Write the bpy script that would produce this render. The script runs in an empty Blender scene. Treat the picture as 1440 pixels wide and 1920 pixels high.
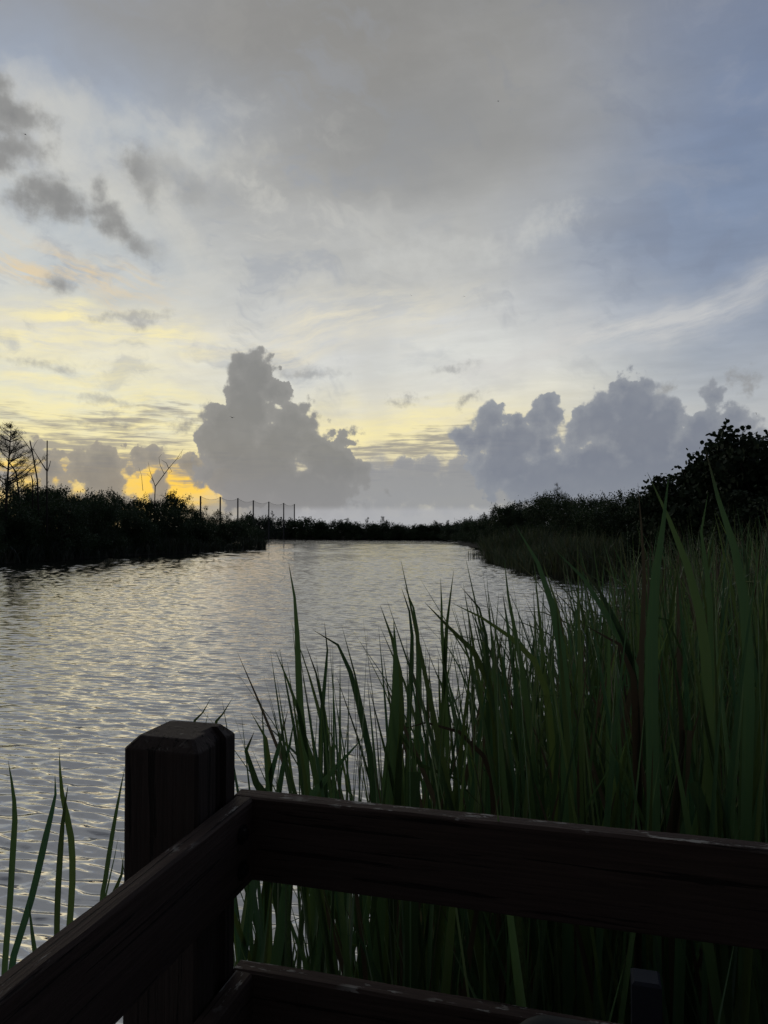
import bpy, math, random
import numpy as np
from mathutils import Vector

# ------------------------------------------------------------------ basics
SC = bpy.context.scene
COL = SC.collection
FPX = 1386.0                       # focal length in photo pixels
EYE = 2.60                         # eye height above the water
PITCH = math.atan(30.0 / FPX)
CP, SP = math.cos(PITCH), math.sin(PITCH)

def at(px, py, Y):
    """point of the place seen in the direction of photo pixel px,py at distance Y"""
    u, v = (px - 720) / FPX, (960 - py) / FPX
    t = Y / (CP - v * SP)
    return Vector((u * t, Y, EYE + t * (SP + v * CP)))

def xw(px, Y):
    return (px - 720) / FPX * Y

def sky_dir(px, py):
    d = at(px, py, 1.0) - Vector((0, 0, EYE)); d.normalize()
    return math.atan2(d.x, d.y), math.asin(d.z)

def lin(r, g, b):
    f = lambda c: (c / 255 / 12.92) if c <= 10.3 else ((c / 255 + 0.055) / 1.055) ** 2.4
    return (f(r), f(g), f(b), 1.0)

def mesh_np(name, V, F, UV=None, mat=None, smooth=False):
    """V (n,3), F (m,k) all faces of the same size"""
    me = bpy.data.meshes.new(name)
    V = np.asarray(V, dtype=np.float32); F = np.asarray(F, dtype=np.int32)
    m, k = F.shape
    me.vertices.add(len(V)); me.vertices.foreach_set('co', V.ravel())
    me.loops.add(m * k); me.loops.foreach_set('vertex_index', F.ravel())
    me.polygons.add(m)
    me.polygons.foreach_set('loop_start', np.arange(0, m * k, k, dtype=np.int32))
    me.polygons.foreach_set('loop_total', np.full(m, k, dtype=np.int32))
    if UV is not None:
        ul = me.uv_layers.new(name='UVMap')
        ul.data.foreach_set('uv', np.asarray(UV, dtype=np.float32)[F.ravel()].ravel())
    if smooth:
        me.polygons.foreach_set('use_smooth', np.ones(m, dtype=bool))
    me.update(calc_edges=True); me.validate()
    if mat: me.materials.append(mat)
    return me

def link(name, data, parent=None, loc=None):
    o = bpy.data.objects.new(name, data); COL.objects.link(o)
    if parent: o.parent = parent
    if loc is not None: o.location = loc
    return o

def tag(o, label=None, cat=None, group=None, kind=None):
    if label: o['label'] = label
    if cat: o['category'] = cat
    if group: o['group'] = group
    if kind: o['kind'] = kind
    return o

ORD = ['first', 'second', 'third', 'fourth', 'fifth', 'sixth', 'seventh', 'eighth', 'ninth', 'tenth', 'eleventh',
       'twelfth', 'thirteenth', 'fourteenth', 'fifteenth', 'sixteenth', 'seventeenth', 'eighteenth', 'nineteenth',
       'twentieth', 'twenty-first', 'twenty-second', 'twenty-third', 'twenty-fourth', 'twenty-fifth']

# ------------------------------------------------------------------ node expression helper
class X:
    T = None
    def __init__(s, sock): s.s = sock
    @staticmethod
    def node(t): return X.T.nodes.new(t)
    @staticmethod
    def put(inp, v):
        if isinstance(v, X): X.T.links.new(v.s, inp)
        else: inp.default_value = v
    @staticmethod
    def m(op, a, b=0.0, c=0.0, clamp=False):
        n = X.node('ShaderNodeMath'); n.operation = op; n.use_clamp = clamp
        X.put(n.inputs[0], a); X.put(n.inputs[1], b); X.put(n.inputs[2], c)
        return X(n.outputs[0])
    def __add__(a, b): return X.m('ADD', a, b)
    __radd__ = __add__
    def __sub__(a, b): return X.m('SUBTRACT', a, b)
    def __rsub__(a, b): return X.m('SUBTRACT', b, a)
    def __mul__(a, b): return X.m('MULTIPLY', a, b)
    __rmul__ = __mul__
    def __truediv__(a, b): return X.m('DIVIDE', a, b)

def vmath(op, a, b=(0, 0, 0), scale=1.0):
    n = X.node('ShaderNodeVectorMath'); n.operation = op
    X.put(n.inputs[0], a)
    if op == 'SCALE': X.put(n.inputs['Scale'], scale)
    else: X.put(n.inputs[1], b)
    return X(n.outputs['Value'] if op in ('LENGTH', 'DOT_PRODUCT') else n.outputs[0])
def comb(a, b, c=0.0):
    n = X.node('ShaderNodeCombineXYZ')
    for i, v in enumerate((a, b, c)): X.put(n.inputs[i], v)
    return X(n.outputs[0])
def sep(v):
    n = X.node('ShaderNodeSeparateXYZ'); X.put(n.inputs[0], v)
    return [X(o) for o in n.outputs]
def noise(vec, scale, detail=4, rough=0.5, dist=0.0, out=0, dim='2D'):
    n = X.node('ShaderNodeTexNoise'); n.noise_dimensions = dim; X.put(n.inputs['Vector'], vec)
    n.inputs['Scale'].default_value = scale; n.inputs['Detail'].default_value = detail
    n.inputs['Roughness'].default_value = rough; n.inputs['Distortion'].default_value = dist
    return X(n.outputs[out])
def vor(vec, scale, smooth=0.6):
    n = X.node('ShaderNodeTexVoronoi'); n.feature = 'SMOOTH_F1'; n.voronoi_dimensions = '2D'; X.put(n.inputs['Vector'], vec)
    n.inputs['Scale'].default_value = scale; n.inputs['Smoothness'].default_value = smooth
    return X(n.outputs['Distance'])
def sstep(e0, e1, x):
    n = X.node('ShaderNodeMapRange'); n.interpolation_type = 'SMOOTHSTEP'
    X.put(n.inputs[0], x); X.put(n.inputs[1], e0); X.put(n.inputs[2], e1)
    n.inputs[3].default_value = 0.0; n.inputs[4].default_value = 1.0
    return X(n.outputs[0])
def lmap(e0, e1, o0, o1, x):
    n = X.node('ShaderNodeMapRange'); X.put(n.inputs[0], x)
    for i, v in enumerate((e0, e1, o0, o1)): n.inputs[i + 1].default_value = v
    return X(n.outputs[0])
def mixc(f, a, b, blend='MIX'):
    n = X.node('ShaderNodeMix'); n.data_type = 'RGBA'; n.blend_type = blend
    X.put(n.inputs[0], f); X.put(n.inputs[6], a); X.put(n.inputs[7], b)
    return X(n.outputs[2])
def ramp(f, els, interp='LINEAR'):
    n = X.node('ShaderNodeValToRGB'); r = n.color_ramp; r.interpolation = interp
    els = sorted(els)
    while len(r.elements) < len(els): r.elements.new(0.5)
    for e, (p, c) in zip(r.elements, els): e.position = p; e.color = c
    X.put(n.inputs[0], f)
    return X(n.outputs[0])
def mapping(vec, loc=(0, 0, 0), rot=0.0, scale=(1, 1, 1), kind='TEXTURE'):
    n = X.node('ShaderNodeMapping'); n.vector_type = kind
    X.put(n.inputs[0], vec)
    n.inputs[1].default_value = loc; n.inputs[2].default_value = (0, 0, rot); n.inputs[3].default_value = scale
    return X(n.outputs[0])

# ------------------------------------------------------------------ sky
SUN_AZ, SUN_EL = sky_dir(300, 905)[0], math.radians(3.0)

def build_sky():
    w = bpy.data.worlds.new('World'); SC.world = w; w.use_nodes = True
    T = w.node_tree; T.nodes.clear(); X.T = T
    tc = X.node('ShaderNodeTexCoord'); D = X(tc.outputs['Generated'])
    x, y, z = sep(D)
    az = X.m('ARCTAN2', x, y); el = X.m('ARCSINE', z)
    P = comb(az, el)
    Q = comb(x / (X.m('MAXIMUM', z, 0.0) + 0.12), y / (X.m('MAXIMUM', z, 0.0) + 0.12))   # cloud ceiling seen in perspective

    # --- clear air and high overcast: three elevation ramps blended by azimuth
    EM = 0.75
    def er(xpx, rows):
        els = []
        for ypx, c in rows:
            els.append((min(max(sky_dir(xpx, ypx)[1] / EM, 0), 1), lin(*c)))
        return ramp(X.m('MULTIPLY', el, 1 / EM, clamp=True), els)
    # soft warps so that no ramp shows as a straight band
    wx = noise(Q, 0.9, 5, 0.55); wy = noise(vmath('ADD', Q, (7.3, 2.9, 1.7)), 0.9, 5, 0.55)
    elk = el + (wx - 0.5) * 0.10
    azk = az + (wy - 0.5) * 0.28
    el_save = el
    el = elk
    left = er(90, [(990, (180, 164, 130)), (930, (232, 200, 122)), (880, (242, 216, 142)), (820, (238, 227, 178)), (760, (223, 225, 209)),
                   (690, (226, 222, 198)), (610, (222, 218, 200)), (540, (206, 208, 203)), (440, (196, 200, 200)), (330, (190, 193, 194)),
                   (230, (182, 186, 190)), (120, (162, 169, 179)), (0, (152, 155, 160)), (-200, (152, 154, 157)), (-700, (144, 147, 152))])
    mid = er(700, [(990, (176, 179, 182)), (900, (212, 205, 180)), (840, (234, 223, 184)), (770, (226, 222, 204)), (690, (215, 216, 211)),
                   (610, (206, 207, 205)), (520, (188, 189, 187)), (420, (176, 177, 176)), (300, (161, 161, 159)), (180, (151, 151, 150)),
                   (0, (143, 143, 142)), (-250, (150, 150, 149)), (-700, (146, 147, 149))])
    right = er(1400, [(990, (160, 164, 176)), (860, (186, 187, 188)), (780, (184, 187, 188)), (700, (164, 171, 180)), (620, (151, 160, 174)),
                      (500, (135, 148, 170)), (380, (126, 141, 166)), (250, (121, 135, 160)), (100, (120, 133, 157)), (0, (122, 133, 155)),
                      (-250, (106, 118, 142)), (-700, (92, 103, 124))])
    el = el_save
    aL, aM, aR = sky_dir(90, 700)[0], sky_dir(640, 400)[0], sky_dir(1370, 400)[0]
    wl = sstep(aL, aM, azk); wr = sstep(aM + 0.16, aR + 0.05, azk)
    col = mixc(wr, mixc(wl, left, mid), right)
    # away from the sunset the sky dims to a plain dusk
    back = sstep(0.75, 1.7, X.m('ABSOLUTE', az + 0.1))
    col = mixc(back * 0.92, col, lin(54, 59, 70))

    after_ = lambda v, f: vmath('ADD', v, comb(f * 1e-9, 0.0))
    # --- broad mottling of the overcast
    n1 = noise(mapping(Q, rot=0.5, scale=(1.3, 0.8, 1)), 1.6, 7, 0.55, 0.3)
    n2 = noise(after_(mapping(Q, rot=-0.35, scale=(1.6, 0.7, 1)), n1), 5.5, 5, 0.6)
    gain = lmap(0.25, 0.75, 0.87, 1.13, n1 * 0.55 + n2 * 0.45)
    hi = sstep(0.03, 0.2, el)
    cc = X.node('ShaderNodeCombineColor')
    for i in range(3): X.put(cc.inputs[i], gain)
    col = mixc(hi * 0.9, col, X(cc.outputs[0]), 'MULTIPLY')

    def blob(vec, b):
        px, py, rx, ry = b[:4]; rot = b[4] if len(b) > 4 else 0.0
        a0, e0 = sky_dir(px, py)
        k = abs(sky_dir(px + 20, py)[0] - sky_dir(px - 20, py)[0]) / 40
        ke = abs(sky_dir(px, py - 20)[1] - sky_dir(px, py + 20)[1]) / 40
        rx, ry = rx * k, ry * ke
        L = vmath('LENGTH', mapping(vec, (a0, e0, 0), math.radians(rot), (rx, ry, 1)))
        r = min(rx, ry)
        return X.m('MULTIPLY_ADD', L, -r, r)           # about a signed distance in radians
    seq = [None]
    def after(vec, f=None):
        """vec unchanged, but computed only once f is known (keeps the shader's working memory small)"""
        f = f or seq[0]
        return vec if f is None else vmath('ADD', vec, comb(f * 1e-9, 0.0))
    def done(f): seq[0] = f; return f
    def PP(): return after(P)
    def union(vec, blobs, sm=0.0):
        d = None; vec = after(vec)
        for i, b in enumerate(blobs):
            if i and i % 5 == 0: vec = after(vec, d)
            f = blob(vec, b)
            d = f if d is None else (X.m('SMOOTH_MAX', d, f, sm) if sm else X.m('MAXIMUM', d, f))
        return done(d)
    def warp(scale, amp, detail=5, rough=0.55):
        s = after(P)
        na = noise(s, scale, detail, rough); nb = noise(vmath('ADD', s, (5.2, 1.3, 2.8)), scale, detail, rough)
        w = vmath('ADD', P, comb((na - 0.5) * amp, (nb - 0.5) * amp)); done(nb)
        return w
    def layer(col, blobs, c, op, soft, wv, edge=None, k=0.0, sm=0.0):
        d = union(wv, blobs, sm)
        if edge is not None: d = d + (edge - 0.5) * k
        return mixc(done(sstep(-soft, soft, d) * op), col, c)

    col_plain = mixc(sstep(0.0, -0.06, el), col, lin(60, 62, 64)); done(wy)
    W1 = warp(6, 0.10, 4, 0.55)
    W2 = warp(11, 0.07, 5, 0.6)
    Ws = vmath('ADD', vmath('SCALE', P, scale=0.68), vmath('SCALE', W1, scale=0.32))
    streak = noise(mapping(after(Ws), scale=(1, 0.16, 1)), 12, 6, 0.62)
    done(streak); streak2 = noise(mapping(after(Ws), rot=math.radians(13), scale=(1, 0.17, 1)), 10, 6, 0.66)
    done(streak2); streak3 = noise(mapping(after(Ws), rot=math.radians(-17), scale=(1, 0.19, 1)), 12, 6, 0.66)
    # blue openings, upper left and upper right
    col = layer(col, [(60, 100, 190, 90, -15), (200, 170, 120, 45)], lin(152, 164, 184), 0.55, 0.06, W1)
    col = layer(col, [(260, 245, 60, 25), (190, 430, 90, 22, -20), (140, 520, 70, 20, -20)], lin(168, 180, 192), 0.6, 0.03, W1)
    # cloud texture: cream rags and blue grey gaps on the left, faint lilac mottling on the right
    tex = done(noise(mapping(after(W1), rot=math.radians(-14), scale=(1, 0.5, 1)), 7.5, 6, 0.6))
    wL = sstep(0.22, -0.18, az) * sstep(0.10, 0.2, el)
    wR = sstep(0.0, 0.25, az) * sstep(0.12, 0.25, el) * (1.0 - sstep(0.9, 1.15, X.m('ABSOLUTE', az)))
    col = mixc(done(sstep(0.50, 0.68, tex) * wL * (0.42 - sstep(0.42, 0.58, el) * 0.34)), col, lin(207, 206, 199))
    col = mixc(done(sstep(0.48, 0.32, tex) * wL * 0.45), col, lin(153, 160, 172))
    col = mixc(done(sstep(0.46, 0.72, tex) * wR * 0.20), col, lin(165, 168, 176))
    col = mixc(done(sstep(0.46, 0.30, tex) * wR * 0.25), col, lin(122, 130, 148))
    # grey veil, top middle
    col = layer(col, [(860, 250, 190, 90), (760, 300, 150, 70)], lin(138, 139, 140), 0.5, 0.04, W1)
    col = layer(col, [(420, 60, 300, 80)], lin(143, 140, 135), 0.5, 0.06, W1)
    # bright puffs
    col = layer(col, [(885, 462, 50, 14), (1025, 425, 45, 16, 15), (760, 495, 70, 9, 6), (835, 540, 30, 9, -35)],
                lin(200, 201, 198), 0.55, 0.018, W2, noise(PP(), 30, 6, 0.65), 0.05)
    col = layer(col, [(230, 290, 55, 22), (100, 270, 60, 60), (190, 375, 120, 26, -20), (130, 215, 110, 40), (250, 345, 60, 30), (350, 290, 80, 30)],
                lin(212, 210, 200), 0.5, 0.03, W2, noise(PP(), 16, 6, 0.6), 0.08)
    # cirrus across the right side, rising to the right
    m = union(W1, [(1130, 625, 330, 42, 14), (1330, 570, 160, 30, 14), (930, 690, 160, 34, 10), (1270, 600, 120, 28, 10)], 0.02)
    col = mixc(done(sstep(-0.02, 0.035, m) * lmap(0.30, 0.62, 0.25, 0.95, streak2)), col, lin(208, 207, 204))
    m = union(W1, [(620, 615, 220, 40, 12), (480, 660, 200, 36, 8), (760, 600, 60, 14, 8)], 0.02)
    col = mixc(done(sstep(-0.02, 0.04, m) * lmap(0.38, 0.64, 0.0, 0.9, streak2)), col, lin(230, 222, 198))
    # yellow and apricot streaks, lower left
    m = union(W1, [(80, 700, 260, 26, 3), (40, 640, 230, 30, 2), (300, 640, 160, 30, -6), (110, 590, 190, 40)], 0.02)
    col = mixc(done(sstep(-0.01, 0.03, m) * lmap(0.38, 0.62, 0.0, 0.9, streak)), col, lin(253, 239, 178))
    m = union(W1, [(130, 500, 210, 36, -18), (20, 470, 120, 40, -20), (250, 520, 90, 16, -15)], 0.02)
    col = mixc(done(sstep(-0.01, 0.03, m) * lmap(0.44, 0.62, 0.0, 0.85, streak3)), col, lin(232, 206, 160))
    # low yellow air between the cumulus
    m = union(W1, [(180, 800, 300, 70), (730, 800, 170, 45)], 0.03)
    col = mixc(done(sstep(-0.03, 0.04, m) * lmap(0.3, 0.6, 0.15, 0.9, streak)), col, lin(249, 236, 176))
    # the lit gap where the sun went down
    hot = noise(mapping(PP(), scale=(1, 0.3, 1)), 30, 5, 0.65)
    hm = union(P, [(320, 904, 110, 44), (60, 885, 110, 26)]) + (hot - 0.5) * 0.03
    col = mixc(done(sstep(-0.012, 0.02, hm) * 0.95), col, lin(255, 208, 84))
    # thin grey stratus bars
    bar = noise(mapping(PP(), scale=(1, 0.09, 1)), 20, 6, 0.6, 0.3)
    m = union(W1, [(250, 868, 330, 14), (90, 830, 170, 16), (780, 838, 150, 15), (790, 878, 160, 16), (215, 800, 90, 9)], 0.01)
    col = mixc(done(sstep(-0.012, 0.012, m + (bar - 0.5) * 0.06) * 0.85), col, lin(150, 147, 142))
    wisp = noise(PP(), 60, 6, 0.65)
    m = union(W2, [(565, 690, 48, 8), (848, 692, 30, 7), (240, 598, 60, 10), (190, 748, 40, 6), (210, 775, 30, 5), (75, 675, 40, 7)], 0.0)
    col = mixc(done(sstep(-0.006, 0.008, m + (wisp - 0.5) * 0.02) * 0.6), col, lin(152, 153, 154))

    # --- rain shafts: faint vertical greyer bands below the overcast
    vb = noise(comb(az * 7.0, el * 0.5), 1.0, 3, 0.5)
    m = sstep(0.50, 0.62, vb) * sstep(0.02, 0.12, el) * (1.0 - sstep(0.30, 0.38, el)) * sstep(-0.2, -0.02, az) * (1.0 - sstep(0.28, 0.4, az))
    col = mixc(done(m * 0.10), col, lin(172, 174, 175))

    # --- dark scud, left
    W3 = warp(14, 0.030, 5, 0.6)
    edge = noise(PP(), 22, 6, 0.62)
    scud = [(0, 158, 26, 22), (8, 192, 34, 22), (26, 216, 52, 30), (72, 222, 22, 12, -10), (0, 240, 40, 12), (44, 262, 16, 16), (30, 286, 56, 30), (0, 296, 40, 24),
            (98, 366, 56, 32), (122, 392, 38, 24), (62, 384, 44, 24), (20, 372, 36, 14), (90, 345, 20, 12), (192, 398, 16, 14), (206, 418, 24, 22, 40), (236, 438, 26, 18, -35), (258, 458, 32, 13, -20), (185, 350, 12, 18),
            (96, 522, 17, 15), (268, 312, 32, 32, 20), (286, 350, 20, 36), (325, 318, 40, 28, -30), (356, 350, 30, 36)]
    d = union(W3, scud, 0.006) + (edge - 0.5) * 0.046 + 0.004
    dens = sstep(-0.008, 0.016, d)
    shade = lmap(-0.01, 0.06, 0.0, 1.0, d + (noise(PP(), 14, 5, 0.6) - 0.5) * 0.05)
    fade = 0.95 - sstep(sky_dir(230, 330)[0], sky_dir(330, 330)[0], az) * 0.62
    scol = mixc(X.m('ADD', shade, 0.0, clamp=True), lin(158, 158, 156), lin(112, 113, 115))
    col = mixc(done(dens * fade), col, scol)

    col_high = col
    # --- cumulus banks on the horizon
    f1 = vor(PP(), 26, 0.35); done(f1)
    f2 = vor(vmath('ADD', PP(), (3.1, 1.7, 0)), 62, 0.35); done(f2)
    f3 = noise(PP(), 120, 3, 0.6)
    bil = done((f1 - 0.38) * 0.022 + (f2 - 0.38) * 0.012 - (f3 - 0.5) * 0.012)
    lump = done(noise(PP(), 19, 5, 0.58) * 0.5 + (1.0 - f1) * 0.3 + (1.0 - f2) * 0.2 + bil * 1e-9)
    ragn = done(noise(PP(), 13, 2, 0.5))
    Wc = warp(17, 0.026, 5, 0.58)
    def cumulus(col, blobs, c_edge, c_core, c_low, base, soft=0.0028, lo=0.9, grow=0.0035):
        rag = lmap(0.35, 0.7, soft * 0.7, soft * 3.2, ragn)
        d = union(Wc, blobs, 0.005) - bil + grow
        dens = done(sstep(rag * -1.0, rag, d))
        core = sstep(-0.004, 0.020, d) * 0.85 + lmap(0.35, 0.75, 0.28, -0.10, lump)
        c = mixc(X.m('ADD', core, 0.0, clamp=True), c_edge, c_core)
        c = mixc(sstep(base + 0.075, base, el) * 0.7, c, c_low)
        return mixc(dens * lo, col, c)
    eb = sky_dir(720, 952)[1]
    # far, pale bank along the whole horizon
    col = cumulus(col, [(530, 930, 90, 46), (700, 915, 150, 42), (900, 915, 160, 42), (560, 925, 120, 45), (780, 905, 100, 42), (860, 900, 60, 40), (650, 920, 50, 42), (1050, 910, 200, 60), (1250, 900, 220, 70),
                        (-150, 900, 150, 45), (-400, 880, 260, 70), (1600, 880, 260, 90), (1900, 870, 300, 100)],
                  lin(155, 156, 158), lin(143, 145, 149), lin(150, 153, 157), eb, 0.006, 0.92)
    # small bank, left
    col = cumulus(col, [(203, 838, 20, 9), (228, 835, 9, 5, 20), (198, 872, 34, 30), (172, 900, 38, 30), (212, 905, 24, 34), (225, 930, 26, 20), (262, 853, 14, 9), (285, 862, 26, 11), (318, 868, 26, 8), (352, 872, 26, 9), (385, 880, 14, 12),
                        (80, 858, 22, 18), (60, 850, 24, 8), (92, 885, 20, 18), (130, 856, 34, 7), (105, 848, 40, 6), (306, 926, 14, 22), (300, 905, 7, 10), (20, 840, 24, 8), (140, 930, 60, 14), (345, 905, 5, 4), (368, 908, 5, 3)],
                  lin(162, 156, 144), lin(130, 129, 126), lin(134, 133, 131), eb, 0.0018, 0.94, 0.0045)
    m = union(W2, [(330, 793, 22, 8, 35), (152, 806, 14, 6), (215, 798, 20, 4), (292, 838, 9, 14), (1394, 718, 20, 9, 45), (887, 750, 22, 8, 25), (1252, 748, 9, 12), (745, 755, 16, 5)])
    col = mixc(done(sstep(-0.006, 0.010, m + (noise(PP(), 70, 5, 0.65) - 0.5) * 0.026) * 0.7), col, lin(140, 140, 140))
    # tall tower, middle left
    col = cumulus(col, [(478, 684, 14, 18), (447, 690, 22, 18), (440, 722, 26, 34), (482, 712, 34, 38), (512, 735, 26, 30), (470, 770, 56, 54), (420, 790, 40, 34), (396, 812, 24, 24), (435, 835, 58, 56), (378, 830, 14, 30),
                        (545, 790, 44, 32), (580, 785, 20, 18), (525, 830, 60, 44), (480, 890, 100, 62), (600, 850, 56, 34), (590, 822, 30, 20), (645, 832, 28, 14), (660, 816, 12, 10), (625, 880, 60, 44), (560, 915, 120, 44)],
                  lin(147, 147, 145), lin(130, 131, 130), lin(140, 142, 145), eb, 0.0017, 0.97)
    # broad bank, right
    col = cumulus(col, [(868, 815, 24, 14), (922, 790, 32, 26), (900, 825, 42, 26), (965, 790, 34, 24), (1032, 770, 26, 24), (1000, 785, 34, 28), (965, 830, 70, 42), (1020, 830, 30, 40), (960, 880, 70, 40),
                        (1098, 785, 28, 34), (1085, 815, 28, 40), (1130, 790, 40, 50), (1170, 730, 34, 28), (1212, 722, 24, 20), (1190, 765, 50, 46), (1245, 790, 42, 36), (1200, 830, 90, 60), (1120, 870, 60, 50),
                        (1335, 745, 20, 20), (1335, 772, 28, 22), (1310, 800, 40, 36), (1360, 795, 28, 34), (1330, 850, 110, 60), (1200, 900, 150, 60), (1040, 900, 120, 50), (1420, 860, 60, 50)],
                  lin(150, 154, 160), lin(122, 128, 141), lin(136, 142, 152), eb, 0.0019, 0.96)
    # pale hazy strip under the cloud base
    strip = sstep(eb + 0.004, eb - 0.006, el) * sstep(sky_dir(380, 950)[0], sky_dir(620, 950)[0], az)
    col = mixc(strip * 0.85, col, lin(170, 172, 176))
    # below the horizon (never in view): dull
    col = mixc(sstep(0.0, -0.06, el), col, lin(60, 62, 64))

    def bgn(c, k):
        n = X.node('ShaderNodeBackground'); X.put(n.inputs[0], c); n.inputs[1].default_value = k
        return n.outputs[0]
    def pick(f, a, b):
        n = X.node('ShaderNodeMixShader'); X.put(n.inputs[0], f); T.links.new(a, n.inputs[1]); T.links.new(b, n.inputs[2])
        return n.outputs[0]
    # the detailed cloud work is only evaluated in the part of the sky that has those clouds
    high = X.m('GREATER_THAN', el, 0.27)
    plain = X.m('MAXIMUM', X.m('GREATER_THAN', X.m('ABSOLUTE', az), 1.2), X.m('LESS_THAN', el, -0.02))
    K = 1.0
    clouds = pick(plain, pick(high, bgn(col, K), bgn(col_high, K)), bgn(col_plain, K))
    sky = X.node('ShaderNodeTexSky'); sky.sky_type = 'NISHITA'; sky.sun_disc = False
    sky.sun_elevation = SUN_EL; sky.sun_rotation = SUN_AZ; sky.dust_density = 2.0
    add = X.node('ShaderNodeAddShader'); T.links.new(clouds, add.inputs[0]); T.links.new(bgn(X(sky.outputs[0]), 0.0006), add.inputs[1])
    out = X.node('ShaderNodeOutputWorld'); T.links.new(add.outputs[0], out.inputs[0])
    w.cycles.sampling_method = 'MANUAL'; w.cycles.sample_map_resolution = 512
build_sky()

sl = bpy.data.lights.new('sun', 'SUN'); sl.energy = 0.06; sl.angle = math.radians(20); sl.color = (1, 0.80, 0.52)
so = link('sun', sl)
sd = Vector((math.sin(SUN_AZ) * math.cos(SUN_EL), math.cos(SUN_AZ) * math.cos(SUN_EL), math.sin(SUN_EL)))
so.rotation_euler = sd.to_track_quat('Z', 'Y').to_euler()

# ------------------------------------------------------------------ materials
def new_mat(name):
    m = bpy.data.materials.new(name); m.use_nodes = True
    X.T = m.node_tree
    b = m.node_tree.nodes['Principled BSDF']
    return m, b
def objco(): return X(X.node('ShaderNodeTexCoord').outputs['Object'])
def geopos(): return X(X.node('ShaderNodeNewGeometry').outputs['Position'])
def bump(h, dist, strength=1.0):
    n = X.node('ShaderNodeBump'); X.put(n.inputs['Height'], h); n.inputs['Distance'].default_value = dist; n.inputs['Strength'].default_value = strength
    return X(n.outputs[0])

def mat_leaf(name, c1, c2, rough=0.55, trans=0.25):
    m, b = new_mat(name)
    uv = X(X.node('ShaderNodeTexCoord').outputs['UV']); u, v, _ = sep(uv)
    c = mixc(u, c1 + (1,), c2 + (1,))
    X.put(b.inputs['Base Color'], c); b.inputs['Roughness'].default_value = rough
    b.inputs['Specular IOR Level'].default_value = 0.3
    tr = X.node('ShaderNodeBsdfTranslucent'); X.put(tr.inputs[0], c)
    mx = X.node('ShaderNodeMixShader'); mx.inputs[0].default_value = trans
    T = m.node_tree; T.links.new(b.outputs[0], mx.inputs[1]); T.links.new(tr.outputs[0], mx.inputs[2])
    T.links.new(mx.outputs[0], T.nodes['Material Output'].inputs[0])
    return m

def mat_reed(name, green1, green2, dry, sheath_shade):
    """uv.x: a random number of the blade, uv.y: 0 at the base to 1 at the tip"""
    m, b = new_mat(name)
    uv = X(X.node('ShaderNodeTexCoord').outputs['UV']); u, v, _ = sep(uv)
    uf = X.m('FRACT', u * 7.31)
    ub = X.m('FRACT', u * 23.7)
    g = mixc(uf, (green1[0] * 0.75, green1[1] * 0.95, green1[2] * 1.35, 1), (green2[0] * 1.2, green2[1], green2[2] * 0.75, 1))
    gv = lmap(0, 1, 0.35, 1.45, ub)
    cc = X.node('ShaderNodeCombineColor')
    for i in range(3): X.put(cc.inputs[i], gv)
    g = mixc(1.0, g, X(cc.outputs[0]), 'MULTIPLY')
    pos = geopos()
    fine = noise(mapping(pos, scale=(0.004, 0.004, 0.25)), 1.0, 3, 0.6, dim='3D')
    g = mixc(lmap(0.3, 0.7, 0.0, 0.35, fine), g, (green2[0] * 1.5, green2[1] * 1.35, green2[2] * 1.1, 1))
    tipstart = lmap(0, 1, 0.94, 1.03, X.m('FRACT', u * 3.77))
    nz = (noise(pos, 9, 3, 0.6, dim='3D') - 0.5) * 0.12
    tip = sstep(tipstart, tipstart + 0.05, v + nz * 0.3)
    deadb = sstep(0.90, 0.92, u)
    dryc = mixc(uf, dry + (1,), (dry[0] * 0.55, dry[1] * 0.5, dry[2] * 0.5, 1))
    c = mixc(X.m('MAXIMUM', tip, deadb), g, dryc)
    c = mixc(sstep(0.22, 0.02, v) * 0.7, c, sheath_shade + (1,))  # leaf base colour, with the shade low among the stems painted in
    X.put(b.inputs['Base Color'], c); b.inputs['Roughness'].default_value = 0.38
    b.inputs['Specular IOR Level'].default_value = 0.5
    tr = X.node('ShaderNodeBsdfTranslucent'); X.put(tr.inputs[0], c)
    mx = X.node('ShaderNodeMixShader'); mx.inputs[0].default_value = 0.35
    T = m.node_tree; T.links.new(b.outputs[0], mx.inputs[1]); T.links.new(tr.outputs[0], mx.inputs[2])
    T.links.new(mx.outputs[0], T.nodes['Material Output'].inputs[0])
    return m

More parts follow.
